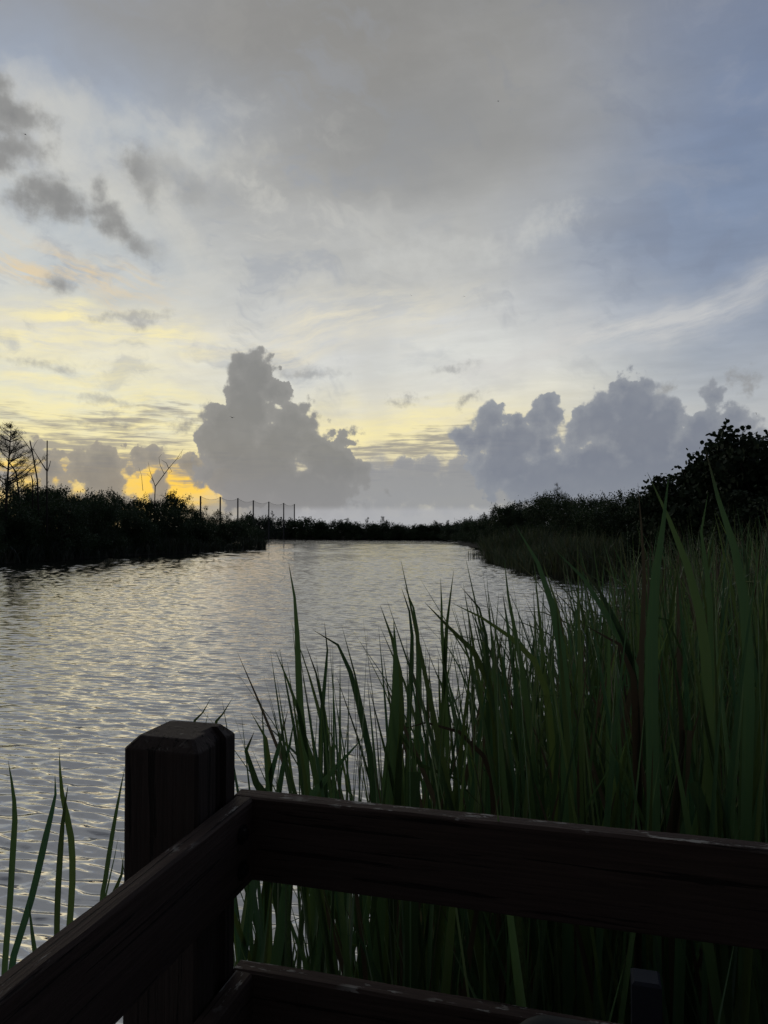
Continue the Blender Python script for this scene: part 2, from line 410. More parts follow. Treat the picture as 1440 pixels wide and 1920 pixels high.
def mat_wood(name, axis, dark, light, rough=0.75):
    m, b = new_mat(name)
    p = objco()
    sc = [46.0, 46.0, 46.0]; sc[axis] = 1.3
    g = noise(mapping(p, scale=tuple(sc), kind='POINT'), 3.0, 8, 0.65, 0.6, dim='3D')
    c = mixc(lmap(0.3, 0.75, 0, 1, g), dark + (1,), light + (1,))
    cr = noise(mapping(p, scale=tuple(sc), kind='POINT'), 1.6, 5, 0.6, 0.3, dim='3D')
    crack = sstep(0.40, 0.36, cr)
    c = mixc(crack * 0.8, c, (dark[0] * 0.25, dark[1] * 0.25, dark[2] * 0.25, 1))
    # flaked pale lichen and worn paint on the faces that look up
    nz = sep(X(X.node('ShaderNodeNewGeometry').outputs['Normal']))[2]
    s2 = [48.0, 48.0, 48.0]; s2[axis] = 15.0
    fl = noise(mapping(p, scale=tuple(s2), kind='POINT'), 1.0, 5, 0.7, dim='3D')
    pa = noise(p, 5.0, 3, 0.6, dim='3D')
    flake = sstep(0.55, 0.60, fl) * sstep(0.44, 0.55, pa) * sstep(0.5, 0.9, nz)
    c = mixc(flake * 0.9, c, (0.40, 0.38, 0.34, 1))
    X.put(b.inputs['Base Color'], c); b.inputs['Roughness'].default_value = rough
    b.inputs['Specular IOR Level'].default_value = 0.25
    h = g - crack * 1.2 + flake * 0.25
    X.put(b.inputs['Normal'], bump(h, 0.003))
    return m

def mat_plain(name, c, rough=0.6, metal=0.0, var=0.2, scale=20):
    m, b = new_mat(name)
    n = noise(objco(), scale, 5, 0.6, dim='3D')
    cc = mixc(lmap(0.3, 0.7, 0, 1, n), tuple(k * (1 - var) for k in c) + (1,), tuple(k * (1 + var) for k in c) + (1,))
    X.put(b.inputs['Base Color'], cc); b.inputs['Roughness'].default_value = rough; b.inputs['Metallic'].default_value = metal
    X.put(b.inputs['Normal'], bump(n, 0.002))
    return m

M_WOODX = mat_wood('dark_stained_timber_x', 0, (0.046, 0.029, 0.023), (0.100, 0.066, 0.053))
M_WOODZ = mat_wood('dark_stained_timber_z', 2, (0.036, 0.025, 0.021), (0.075, 0.054, 0.047))
M_IRON = mat_plain('dark_iron', (0.02, 0.019, 0.018), 0.6, 0.6)
M_SOIL = mat_plain('bank_soil', (0.02, 0.017, 0.012), 0.95, 0, 0.4, 3)
M_BARK = mat_plain('bark', (0.035, 0.028, 0.022), 0.9, 0, 0.4, 12)
M_SNAG = mat_plain('dead_bark', (0.03, 0.024, 0.02), 0.9, 0, 0.4, 12)
M_REED = mat_reed('cattail_leaf', (0.050, 0.120, 0.045), (0.110, 0.190, 0.065), (0.115, 0.092, 0.058), (0.022, 0.03, 0.014))
M_REED2 = mat_reed('reed_leaf', (0.060, 0.095, 0.042), (0.115, 0.135, 0.065), (0.14, 0.115, 0.075), (0.05, 0.05, 0.028))
M_REED3 = mat_reed('dark_reed_leaf', (0.018, 0.030, 0.015), (0.028, 0.042, 0.020), (0.05, 0.04, 0.028), (0.02, 0.022, 0.012))
M_REED4 = mat_reed('spit_reed_leaf', (0.052, 0.082, 0.040), (0.086, 0.114, 0.055), (0.10, 0.075, 0.05), (0.03, 0.03, 0.018))
M_LEAF = mat_leaf('mangrove_leaf', (0.024, 0.046, 0.019), (0.050, 0.080, 0.032))
M_LEAF2 = mat_leaf('broad_leaf', (0.018, 0.032, 0.015), (0.030, 0.050, 0.022), 0.7, 0.15)
M_NEEDLE = mat_leaf('needle', (0.030, 0.042, 0.022), (0.045, 0.058, 0.03))
M_POLE = mat_plain('galvanised_pole', (0.05, 0.05, 0.055), 0.6, 0.3)
M_NAVY = mat_plain('navy_paint', (0.010, 0.013, 0.021), 0.7, 0, 0.15, 30)
M_GREY = mat_plain('grey_plastic', (0.075, 0.083, 0.08), 0.75, 0, 0.12, 40)
M_FEATHER = mat_plain('dark_feather', (0.02, 0.02, 0.022), 0.8)

def mat_net():
    m, b = new_mat('net_mesh')
    b.inputs['Base Color'].default_value = (0.02, 0.02, 0.022, 1); b.inputs['Roughness'].default_value = 0.9
    tr = X.node('ShaderNodeBsdfTransparent'); mx = X.node('ShaderNodeMixShader'); mx.inputs[0].default_value = 0.2
    T = m.node_tree; T.links.new(tr.outputs[0], mx.inputs[1]); T.links.new(b.outputs[0], mx.inputs[2])
    T.links.new(mx.outputs[0], T.nodes['Material Output'].inputs[0])
    return m
M_NET = mat_net()

def mat_water(near):
    m, b = new_mat('rippled_water' if near else 'lake_water')
    b.inputs['Base Color'].default_value = (0.012, 0.014, 0.012, 1)
    b.inputs['Roughness'].default_value = 0.02
    b.inputs['IOR'].default_value = 6.0
    p = geopos()
    wv = vmath('SCALE', vmath('SUBTRACT', noise(p, 0.9, 3, 0.5, 0.0, 1, dim='3D'), (0.5, 0.5, 0.5)), scale=0.50)
    q = vmath('ADD', p, wv)
    qx, qy, qz = sep(q)
    def train(lam, deg):
        a_ = math.radians(deg)
        ph = (qx * math.sin(a_) + qy * math.cos(a_)) * (2 * math.pi / lam)
        return X.m('SINE', ph)
    patch = noise(mapping(p, scale=(1.1, 0.5, 1)), 1.0, 2, 0.5, dim='3D')
    t1 = train(0.19, 9) * lmap(0.35, 0.65, 0.15, 1.0, patch)
    t2 = train(0.125, -14) * lmap(0.35, 0.65, 1.0, 0.2, patch)
    a = noise(mapping(q, rot=math.radians(9), scale=(0.45, 0.13, 1)), 1.0, 2.0, 0.5, 0.3, dim='3D')
    c = noise(mapping(q, rot=math.radians(-18), scale=(0.22, 0.075, 1)), 1.0, 2.0, 0.5, 0.2, dim='3D')
    e = noise(mapping(q, rot=math.radians(4), scale=(0.95, 0.40, 1)), 1.0, 2.0, 0.5, 0.3, dim='3D')
    # gust patches: some water is calmer
    gust = noise(mapping(p, scale=(9, 4, 1)), 1.0, 3, 0.5, dim='3D')
    k = lmap(0.3, 0.7, 0.7, 1.25, gust)
    if near:
        f = noise(mapping(q, scale=(0.10, 0.05, 1)), 1.0, 2.0, 0.5, dim='3D')
        h = f * 0.0022
    else:
        h = (t1 * 0.0030 + t2 * 0.0016 + a * 0.030 + c * 0.012 + e * 0.03) * k
    X.put(b.inputs['Normal'], bump(h, 1.0))
    return m
M_WATER = mat_water(False); M_WAVES = mat_water(True)

# ------------------------------------------------------------------ ground and water
LEFT_SHORE = [(-9, -60), (-24, -20), (-30, 15), (-31, 38), (-27.8, 52), (-23.2, 69), (-17.5, 84), (-14.2, 91), (-16.5, 99), (-24, 120), (-34, 160), (-40, 185)]
FAR_SHORE = [(-40, 185), (-20, 172), (0, 165), (13, 160)]
RIGHT_SHORE = [(13, 160), (13.5, 144), (11.0, 112), (11.5, 92), (8.6, 72), (7.6, 56), (7.4, 48), (9.2, 39), (12, 33), (11.5, 27), (9, 20), (6.2, 13), (5.6, 8), (6.0, 3), (8, -10), (14, -60)]
POLY = np.array(LEFT_SHORE + FAR_SHORE[1:] + RIGHT_SHORE[1:], dtype=float)

def shore_dist(Pt):
    """signed distance to the lake's edge, positive on land"""
    A = POLY; B = np.roll(POLY, -1, axis=0)
    d = np.full(len(Pt), 1e9); inside = np.zeros(len(Pt), dtype=bool)
    for a, b in zip(A, B):
        ab = b - a; ap = Pt - a
        t = np.clip((ap @ ab) / (ab @ ab), 0, 1)
        d = np.minimum(d, np.linalg.norm(ap - t[:, None] * ab, axis=1))
        cond = (a[1] > Pt[:, 1]) != (b[1] > Pt[:, 1])
        with np.errstate(divide='ignore', invalid='ignore'):
            xi = (b[0] - a[0]) * (Pt[:, 1] - a[1]) / (b[1] - a[1]) + a[0]
        inside ^= cond & (Pt[:, 0] < xi)
    return np.where(inside, -d, d)

def hnoise(x, y):
    return (np.sin(x * 0.31 + 1.3 * np.sin(y * 0.17)) + np.sin(y * 0.27 + 1.1 * np.sin(x * 0.23 + 2)) + 0.5 * np.sin(x * 0.9 + y * 0.7)) / 2.5

def build_ground():
    xs = np.concatenate([-np.geomspace(3000, 64, 14), np.arange(-60, 61, 1.5), np.geomspace(64, 3000, 14)])
    ys = np.concatenate([-np.geomspace(3000, 64, 12), np.arange(-60, 230, 1.5), np.geomspace(234, 3000, 14)])
    gx, gy = np.meshgrid(xs, ys); Pt = np.stack([gx.ravel(), gy.ravel()], 1)
    d = shore_dist(Pt)
    z = np.where(d > 0, -0.16 + 0.66 * (1 - np.exp(-d / 2.5)), np.maximum(-1.4, -0.16 + d * 0.35)) + 0.05 * hnoise(Pt[:, 0] * 3, Pt[:, 1] * 3)
    V = np.column_stack([Pt, z]); nx = len(xs); ny = len(ys)
    i = np.arange(nx * ny).reshape(ny, nx)
    F = np.stack([i[:-1, :-1], i[:-1, 1:], i[1:, 1:], i[1:, :-1]], -1).reshape(-1, 4)
    tag(link('ground', mesh_np('ground', V, F, None, M_SOIL, True)), kind='structure')
    W = 400.0
    zb = -0.035
    V = [(-60, -65, zb), (60, -65, zb), (60, 200, zb), (-60, 200, zb)]
    tag(link('water', mesh_np('water', V, [(0, 1, 2, 3)], None, M_WATER)), kind='structure')
build_ground()

def build_waves():
    rs = np.random.RandomState(4)
    ys = [2.2]
    while ys[-1] < 118:
        y = ys[-1]; ys.append(y + min(0.11, max(0.016, 0.0016 * y)))
    ys = np.array(ys); u = np.linspace(-0.78, 0.62, 520)
    gx = u[None, :] * ys[:, None]; gy = np.repeat(ys[:, None], len(u), 1)
    step = np.gradient(ys)[:, None]; lat = (u[1] - u[0]) * ys[:, None]
    z = np.zeros_like(gx)
    # gusts: rougher and calmer areas
    gust = 1.0 + 0.28 * hnoise(gx * 0.55, gy * 0.33) + 0.15 * hnoise(gx * 1.7 + 3, gy * 0.9)
    bands = [(0.11, 0.20, 30, 0.115), (0.20, 0.40, 22, 0.066), (0.40, 1.2, 14, 0.020)]
    for l0, l1, n, slope in bands:
        for i in range(n):
            lam = l0 * (l1 / l0) ** rs.rand(); k = 2 * np.pi / lam
            th = np.radians(rs.normal(13 if lam < 0.25 else 8, 11 if lam < 0.25 else 18))
            amp = slope * np.sqrt(2.0 / n) / k
            if lam > 0.22: amp = amp * (1.0 + 1.6 * np.clip((gy - 18.0) / 35.0, 0, 1))
            att = np.clip((lam / np.maximum(step, lat * 0.32) - 2.2) / 2.0, 0, 1)
            ph = k * (gx * np.sin(th) + gy * np.cos(th)) + 0.5 * np.sin(gx * 0.9 + gy * 0.6 + i) + rs.rand() * 6.28
            w = np.sin(ph)
            z += amp * att * (w + 0.18 * np.cos(2 * ph))           # slightly peaked crests
    z *= gust * (1.0 + 1.0 * np.exp(-(gy - 3.0) / 5.0))
    V = np.stack([gx, gy, z], -1).reshape(-1, 3); ny, nx = gx.shape
    i = np.arange(nx * ny).reshape(ny, nx)
    F = np.stack([i[:-1, :-1], i[:-1, 1:], i[1:, 1:], i[1:, :-1]], -1).reshape(-1, 4)
    tag(link('water', mesh_np('rippled_water', V, F, None, M_WAVES, True)), kind='structure')
build_waves()

# ------------------------------------------------------------------ solids
class MB:
    """collects verts and faces of any size for one mesh object"""
    def __init__(s): s.v = []; s.f = []
    def prism(s, ring0, ring1, cap=True):
        n = len(ring0); o = len(s.v); s.v += [tuple(p) for p in ring0] + [tuple(p) for p in ring1]
        for i in range(n): s.f.append((o + i, o + (i + 1) % n, o + n + (i + 1) % n, o + n + i))
        if cap: s.f.append(tuple(range(o + n - 1, o - 1, -1))); s.f.append(tuple(range(o + n, o + 2 * n)))
    def loft(s, rings, cap=True):
        n = len(rings[0]); o = len(s.v)
        for r in rings: s.v += [tuple(p) for p in r]
        for k in range(len(rings) - 1):
            for i in range(n):
                s.f.append((o + k * n + i, o + k * n + (i + 1) % n, o + (k + 1) * n + (i + 1) % n, o + (k + 1) * n + i))
        if cap:
            s.f.append(tuple(range(o + n - 1, o - 1, -1))); e = o + (len(rings) - 1) * n
            s.f.append(tuple(range(e, e + n)))
    def box(s, a, b):
        (x0, y0, z0), (x1, y1, z1) = a, b
        s.prism([(x0, y0, z0), (x1, y0, z0), (x1, y1, z0), (x0, y1, z0)], [(x0, y0, z1), (x1, y0, z1), (x1, y1, z1), (x0, y1, z1)])
    def tube(s, pts, rads, n=6):
        pts = [Vector(p) for p in pts]; rings = []
        for i, p in enumerate(pts):
            t = (pts[min(i + 1, len(pts) - 1)] - pts[max(i - 1, 0)]).normalized()
            a = t.cross(Vector((0.31, 0.93, 0.2))); 
            if a.length < 1e-3: a = t.cross(Vector((1, 0, 0)))
            a.normalize(); b = t.cross(a)
            rings.append([p + (a * math.cos(2 * math.pi * k / n) + b * math.sin(2 * math.pi * k / n)) * rads[i] for k in range(n)])
        s.loft(rings)
    def mesh(s, name, mat, smooth=False):
        me = bpy.data.meshes.new(name); me.from_pydata([tuple(v) for v in s.v], [], s.f); me.update()
        me.materials.append(mat)
        if smooth: me.polygons.foreach_set('use_smooth', np.ones(len(me.polygons), dtype=bool))
        return me

# ------------------------------------------------------------------ railing and deck
HR = 0.55
RTOP = EYE - HR
DECK = 0.95
YAW = math.atan2(-0.266, 0.964)
CX, CY = -0.486 * HR, 2.77 * HR          # inner corner of the top rails
def rail_mesh(x0, x1, y0, y1, z0, z1, name, seed):
    """a beam along x with eased, slightly uneven edges"""
    r = random.Random(seed); n = 26; c = 0.005; m = MB(); rings = []
    for i in range(n + 1):
        x = x0 + (x1 - x0) * i / n
        j = lambda a: r.uniform(-a, a)
        t = 0.0012
        rings.append([(x, y0 + c + j(t), z0), (x, y1 - c + j(t), z0), (x, y1 + j(t / 2), z0 + c), (x, y1 + j(t / 2), z1 - c + j(t)),
                      (x, y1 - c + j(t), z1 + j(t)), (x, y0 + c + j(t), z1 + j(t)), (x, y0 + j(t / 2), z1 - c + j(t)), (x, y0 + j(t / 2), z0 + c)])
    m.loft(rings)
    return m.mesh(name, M_WOODX)

def post_mesh(s, ztop, zbot, name):
    h = s / 2; ch = 0.021; g0, g1, gd = 0.012, 0.034, 0.012      # a shallow sawn groove down one face
    def ring(k, z):
        a = h - k
        e = 0.006
        return [(-a + e, -a, z), (a - e, -a, z), (a, -a + e, z), (a, -g0 + 0.002, z), (a - gd, -g0, z), (a - gd, g1, z), (a, g1 + 0.002, z), (a, a - e, z), (a - e, a, z), (-a + e, a, z), (-a, a - e, z), (-a, -a + e, z)]
    m = MB(); m.loft([ring(0, zbot), ring(0, ztop - ch * 1.12), ring(ch * 0.06, ztop - ch * 0.98), ring(ch * 0.92, ztop - ch * 0.05), ring(ch * 1.03, ztop)])
    return m.mesh(name, M_WOODZ)

rail = link('wooden_railing', None, loc=(CX, CY, DECK)); rail.rotation_euler = (0, 0, YAW)
tag(rail, 'dark brown timber railing meeting at a thick corner post above the water', 'railing')
TH, RHT = 0.041, 0.309 * HR
zt = RTOP - DECK
def rail_part(name, along_x, z1, length, h, seed):
    if along_x:
        o = link(name, rail_mesh(-0.044, length, 0.0, TH, z1 - h, z1, name, seed), rail)
    else:
        o = link(name, rail_mesh(-length, -0.001, 0.0, TH, z1 - h, z1, name, seed), rail)
        o.rotation_euler = (0, 0, math.pi / 2)                      # local x now runs along the railing's v direction
        o.location = (0.0, 0.0, 0)                               # thickness goes to -u
    return o
r1 = rail_part('top_rail', True, zt, 3.2, RHT, 1)
r2 = rail_part('top_rail', False, zt - 0.0015, 2.6, RHT, 2)
zl = zt - 0.643 * HR
rail_part('lower_rail', True, zl, 3.2, RHT, 3)
rail_part('lower_rail', False, zl - 0.0015, 2.6, RHT, 4)
PS = 0.289 * HR
post = link('post', post_mesh(PS, zt + 0.268 * HR, -0.4, 'corner_post'), rail)
post.location = (-0.0435 - PS / 2, 0.009 - PS / 2, 0)
def bolt(parent, x, z):
    m = MB(); ring = lambda r, y: [(x + r * math.cos(t * math.pi / 6), y, z + r * math.sin(t * math.pi / 6)) for t in range(12)]
    m.loft([ring(0.019, -0.001), ring(0.019, -0.004), ring(0.012, -0.005), ring(0.011, -0.011)])
    return link('bolt', m.mesh('bolt', M_IRON), parent)
for dz in (0.055, 0.125):
    bolt(r2, -0.052, zt - dz)
# end posts where the rails run on out of the picture
for (u, v) in ((2.4, TH + 0.001 + PS / 2), (-0.0435 - PS / 2, -2.3)):
    p = link('post', post.data, rail); p.location = (u, v, 0)
m = MB()
r = random.Random(5)
for i in range(16):
    y0 = -2.6 + i * 0.165
    m.box((-0.05, y0, -0.04 + r.uniform(-0.002, 0.002)), (3.3, y0 + 0.157, r.uniform(-0.001, 0.001)))
for yy in (-2.4, -1.2, -0.1): m.box((-0.05, yy, -0.20), (3.3, yy + 0.08, -0.045))
dk = link('deck', m.mesh('deck', M_WOODX), loc=(CX, CY, DECK)); dk.rotation_euler = (0, 0, YAW)
tag(dk, kind='structure')

# unseen roof on posts, added so the near rail faces fall dark
sh = link('added_shade', None, loc=(CX, CY, DECK)); sh.rotation_euler = (0, 0, YAW)
tag(sh, 'added open timber roof on posts over the deck, out of view, shading the rail', 'added_shade')
ZR = 3.15
m = MB(); e0, e1, e2, e3 = -0.40, 3.7, -4.2, 0.12; xm, ym = (e0 + e1) / 2, (e2 + e3) / 2
lo_ = [(e0, e2, ZR), (e1, e2, ZR), (e1, e3, ZR), (e0, e3, ZR)]; hi_ = [(xm - .2, ym - .2, ZR + 1.2), (xm + .2, ym - .2, ZR + 1.2), (xm + .2, ym + .2, ZR + 1.2), (xm - .2, ym + .2, ZR + 1.2)]
m.loft([lo_, [(x, y, z + 0.05) for x, y, z in lo_], hi_]); link('roof', m.mesh('added_shade_roof', M_WOODX), sh)
for (u, v) in ((3.35, -0.1), (3.35, -3.9), (-0.12, -3.9)):
    m = MB(); m.box((u - 0.08, v - 0.08, 0.0), (u + 0.08, v + 0.08, ZR - 0.003)); link('post', m.mesh('added_shade_post', M_WOODZ), sh)

# ------------------------------------------------------------------ chair and small post inside the railing
def rounded_rect(w, h, r, n=6):
    pts = []
    for cx, cy, a0 in ((w / 2 - r, h / 2 - r, 0), (-w / 2 + r, h / 2 - r, 90), (-w / 2 + r, -h / 2 + r, 180), (w / 2 - r, -h / 2 + r, 270)):
        for k in range(n + 1):
            a = math.radians(a0 + 90 * k / n); pts.append((cx + r * math.cos(a), cy + r * math.sin(a)))
    return pts
pt = at(1158, 1925, 1.20)
ch = link('chair', None, loc=(pt.x, pt.y, DECK)); ch.rotation_euler = (0, 0, YAW)
tag(ch, 'grey chair with rounded backrest tucked against the lower rail', 'chair')
bt = pt.z - DECK
m = MB(); W_, Hh = 0.36, 0.34
prof = rounded_rect(W_, Hh, 0.07)
rings = []
for (y, k) in ((-0.014, 0.012), (-0.010, 0.003), (0.010, 0.003), (0.014, 0.012)):
    rings.append([(x * (1 - k / (W_ / 2)), y + 0.05 * (x / W_) ** 2 * -1.2, bt - Hh / 2 + z * (1 - k / (Hh / 2))) for x, z in prof])
m.loft(rings); link('backrest', m.mesh('backrest', M_GREY, True), ch)
m = MB(); prof = rounded_rect(0.42, 0.40, 0.06)
m.loft([[(x, y - 0.24, z) for x, y in prof] for z in (0.42, 0.445)]); link('seat', m.mesh('seat', M_GREY), ch)
for sx in (-1, 1):
    m = MB(); m.tube([(sx * 0.17, -0.40, 0.0), (sx * 0.16, -0.38, 0.42)], [0.012, 0.012], 8); link('leg', m.mesh('leg', M_IRON), ch)
    m = MB(); m.tube([(sx * 0.17, -0.03, 0.0), (sx * 0.15, -0.05, 0.43), (sx * 0.13, -0.022, bt - 0.10)], [0.012] * 3, 8); link('leg', m.mesh('leg', M_IRON), ch)
pt = at(1211, 1830, 1.12)
m = MB(); hw = 0.021
z0, z1 = DECK, pt.z
sq = lambda a, z: [(-a, -a, z), (a, -a, z), (a, a, z), (-a, a, z)]
m.loft([sq(hw, 0), sq(hw, z1 - z0 - 0.004), sq(hw - 0.004, z1 - z0)])
m.loft([sq(0.05, 0.0), sq(0.05, 0.012)])
o = link('square_post', m.mesh('square_post', M_NAVY), loc=(pt.x, pt.y, DECK)); o.rotation_euler = (0, 0, YAW)
tag(o, 'square navy blue post standing inside the lower rail beside the chair', 'post')

# ------------------------------------------------------------------ cattails
class RB:
    """ribbon blades"""
    def __init__(s): s.V = []; s.F = []; s.U = []; s.n = 0
    def blade(s, pts, w, u, face, twist=0.0, keel=0.18, taper=0.78, cut=False, tight=1.0):
        pts = np.asarray(pts, dtype=float); n = len(pts)
        t = np.gradient(pts, axis=0); t /= np.linalg.norm(t, axis=1)[:, None] + 1e-9
        v = np.linspace(0, 1, n)
        f0 = np.array([math.cos(face), math.sin(face), 0.0])
        for i in range(n):
            a = twist * v[i]
            f = f0 * math.cos(a) + np.cross(t[i], f0) * math.sin(a)
            side = np.cross(t[i], f); side /= np.linalg.norm(side) + 1e-9
            nor = np.cross(side, t[i])
            base = 0.75 + 0.25 * min(1, v[i] / 0.25)
            if cut: wd = w * base
            else:
                wd = w * base * (1.0 if v[i] < taper else max(0.0, 1 - ((v[i] - taper) / (1 - taper)) ** 1.35) * 0.96 + 0.02)
            s.V += [pts[i] - side * wd / 2, pts[i] + nor * wd * keel, pts[i] + side * wd / 2]
            s.U += [(u, v[i] * (0.7 if cut else 1))] * 3
            if i:
                o = s.n + 3 * (i - 1)
                s.F += [(o, o + 1, o + 4, o + 3), (o + 1, o + 2, o + 5, o + 4)]
        s.n += 3 * n
    def mesh(s, name, mat): return mesh_np(name, s.V, s.F, s.U, mat, True)

def blade_path(r, base, h, lean, az, curve, n=11, fold=None, s_curve=0.0):
    """a blade rising from base: lean at the foot, curving outward towards the tip; fold = (where, how much)"""
    d = np.array([math.cos(az), math.sin(az), 0.0]); sd = np.array([-math.sin(az), math.cos(az), 0.0])
    p = np.array(base, dtype=float); out = [p.copy()]; ang = lean; step = h / (n - 1)
    for i in range(1, n):
        v = i / (n - 1)
        ang = lean + curve * v ** 2.2 + s_curve * math.sin(v * 5.0)
        if fold and v > fold[0]: ang += fold[1]
        p = p + step * (math.sin(ang) * d + math.cos(ang) * np.array([0, 0, 1.0]) + sd * 0.04 * math.sin(v * 4 + az))
        out.append(p.copy())
    return out

def plant(rb, r, base=(0, 0, 0), h=2.3, k=6, n=11, wmin=0.010, wmax=0.021, spread=1.0, dead=0.09, folds=True):
    a0 = r.uniform(0, 6.28)
    for j in range(k):
        az = a0 + (0 if j % 2 else math.pi) + r.gauss(0, 0.45)
        hh = h * (1.0 if j == 0 else r.uniform(0.62, 1.0))
        b = (base[0] + math.cos(az) * r.uniform(0.005, 0.03), base[1] + math.sin(az) * r.uniform(0.005, 0.03), base[2])
        fold = None
        q = r.random()
        if not folds: pass
        elif q < 0.05: fold = (r.uniform(0.78, 0.90), r.uniform(1.4, 2.6))
        elif q < 0.14: fold = (r.uniform(0.85, 0.95), r.uniform(0.5, 1.6))
        u = r.uniform(0.925, 1.0) if r.random() < dead else r.uniform(0, 0.895)
        rb.blade(blade_path(r, b, hh, abs(r.gauss(0.04, 0.08)) * spread, az, abs(r.gauss(0.14, 0.20)) * spread, n, fold, r.gauss(0, 0.012)),
                 r.uniform(wmin, wmax), u, az + r.gauss(0, 0.8), r.gauss(0, 0.9))

r = random.Random(11)
NV = 22; VARH = 2.4
protos = []
for i in range(NV):
    rb = RB(); plant(rb, r, (0, 0, -0.35), VARH + 0.35, r.choice((4, 4, 5, 5, 6)), spread=(r.uniform(0.35, 0.7) if i < 6 else r.uniform(0.6, 1.6)), folds=i >= 6)
    protos.append(rb.mesh('cattail_blades', M_REED))

# upper outline of the bed in the photo: pixel column -> row
ENV = [(440, 1420), (470, 1330), (520, 1260), (600, 1210), (660, 1165), (740, 1165), (800, 1150), (860, 1135), (920, 1115), (980, 1075), (1050, 1045), (1120, 1010), (1200, 985), (1300, 965), (1440, 935), (1700, 900)]
def env(px):
    return float(np.interp(px, [e[0] for e in ENV], [e[1] for e in ENV]))
EDGE = [(-0.55, 2.3), (-0.3, 2.75), (0.0, 3.5), (0.4, 4.6), (0.8, 5.8), (1.3, 6.4), (2.0, 7.8), (3.0, 10.0), (4.2, 13.0), (6.0, 17.0), (9.0, 23.0), (14.0, 30.0)]
def edge_y(xx): return float(np.interp(xx, [e[0] for e in EDGE], [e[1] for e in EDGE]))
# line of the railing's outer face, nearest the reeds may stand
def rail_y(xx): return CY + (xx - CX) * math.tan(YAW) + 0.24

cands = []
tries = 0
while len(cands) < 1100 and tries < 60000:
    tries += 1
    y = 1.75 + (r.random() ** 1.7) * 17.0
    x = r.uniform(-0.55, 0.62 * y + 0.6)
    if y < rail_y(x) + 0.10 or y > edge_y(x): continue
    px = 720 + FPX * x / y
    if px > 1560: continue
    # thin towards the open water at the left end
    e = edge_y(x) - y
    keep = 1.0
    if px < 760: keep = 0.42
    elif px < 1010: keep = 0.50
    elif px < 1120: keep = 0.52
    else: keep = 0.48
    if e < 0.8: keep *= 0.8
    if r.random() > keep: continue
    if any((x - c[0]) ** 2 + (y - c[1]) ** 2 < (0.09 + 0.014 * y) ** 2 for c in cands[-400:]): continue
    top = env(px) + abs(r.gauss(0, 1)) * (95 if px < 1000 else 130) - (25 if r.random() < 0.12 else 0)
    hgt = EYE - (top - 990) * y / FPX
    hgt = min(hgt, 2.95 + r.uniform(-0.2, 0.2))
    if hgt < 0.9: hgt = r.uniform(0.9, 1.4)
    cands.append((x, y, hgt, px))
cands.sort(key=lambda c: c[1])

HEROES = []
near = cands[:262]; rest = cands[262:]
GA = ('slender green cattail at the thin end of the bed, water between its blades', 'cattails at the thin end of the bed')
GB = ('green cattail in the middle of the bed, blade tips standing against the open water', 'cattails in the middle of the bed')
GC = ('tall green cattail packed in the dense dark thicket below the right bank trees', 'cattails in the dense thicket')
for i, (x, y, hgt, px) in enumerate(near):
    o = link('cattail', protos[r.randrange(6) if y - rail_y(x) < 0.75 else r.randrange(NV)], loc=(x, y, 0))
    s = hgt / VARH
    o.rotation_euler = (r.gauss(-0.02, 0.02), r.gauss(0, 0.05), r.uniform(0, 6.28)); w_ = r.uniform(0.85, 1.15) * (1.15 if px > 1000 else 1.0); o.scale = (w_, w_, s)
    L, g = GA if px < 700 else (GB if px < 1010 else GC)
    tag(o, L, 'cattail', g)
# the remaining bed reads as one mass
rb = RB()
for (x, y, hgt, px) in rest:
    plant(rb, r, (x, y, -0.3), hgt + 0.3, r.choice((3, 4, 5)), 8, 0.013, 0.026)
# finer, paler reeds thicken the bed to the right and behind
rb2 = RB()
cnt = 0
while cnt < 520:
    y = r.uniform(6.5, 30.0); x = r.uniform(0.22 * y, 0.60 * y + 1)
    if y > edge_y(x) * 1.05 or x < 2.0: continue
    cnt += 1
    px = 720 + FPX * x / y
    top = env(px) - 14 + abs(r.gauss(0, 1)) * 105
    hgt = min(max(EYE - (top - 990) * y / FPX, 1.2), 2.9)
    plant(rb2, r, (x, y, -0.2), hgt + 0.2, r.choice((4, 5, 6)), 8, 0.012, 0.024, 3.4, 0.10)
tag(link('cattail_bed', rb.mesh('cattail_bed', M_REED)), 'mass of green cattails filling the bed farther from the railing', 'cattails', kind='stuff')
tag(link('reed_thicket', rb2.mesh('reed_thicket', M_REED2)), 'pale fine-leaved reed thicket behind the cattails at the right', 'reeds', kind='stuff')

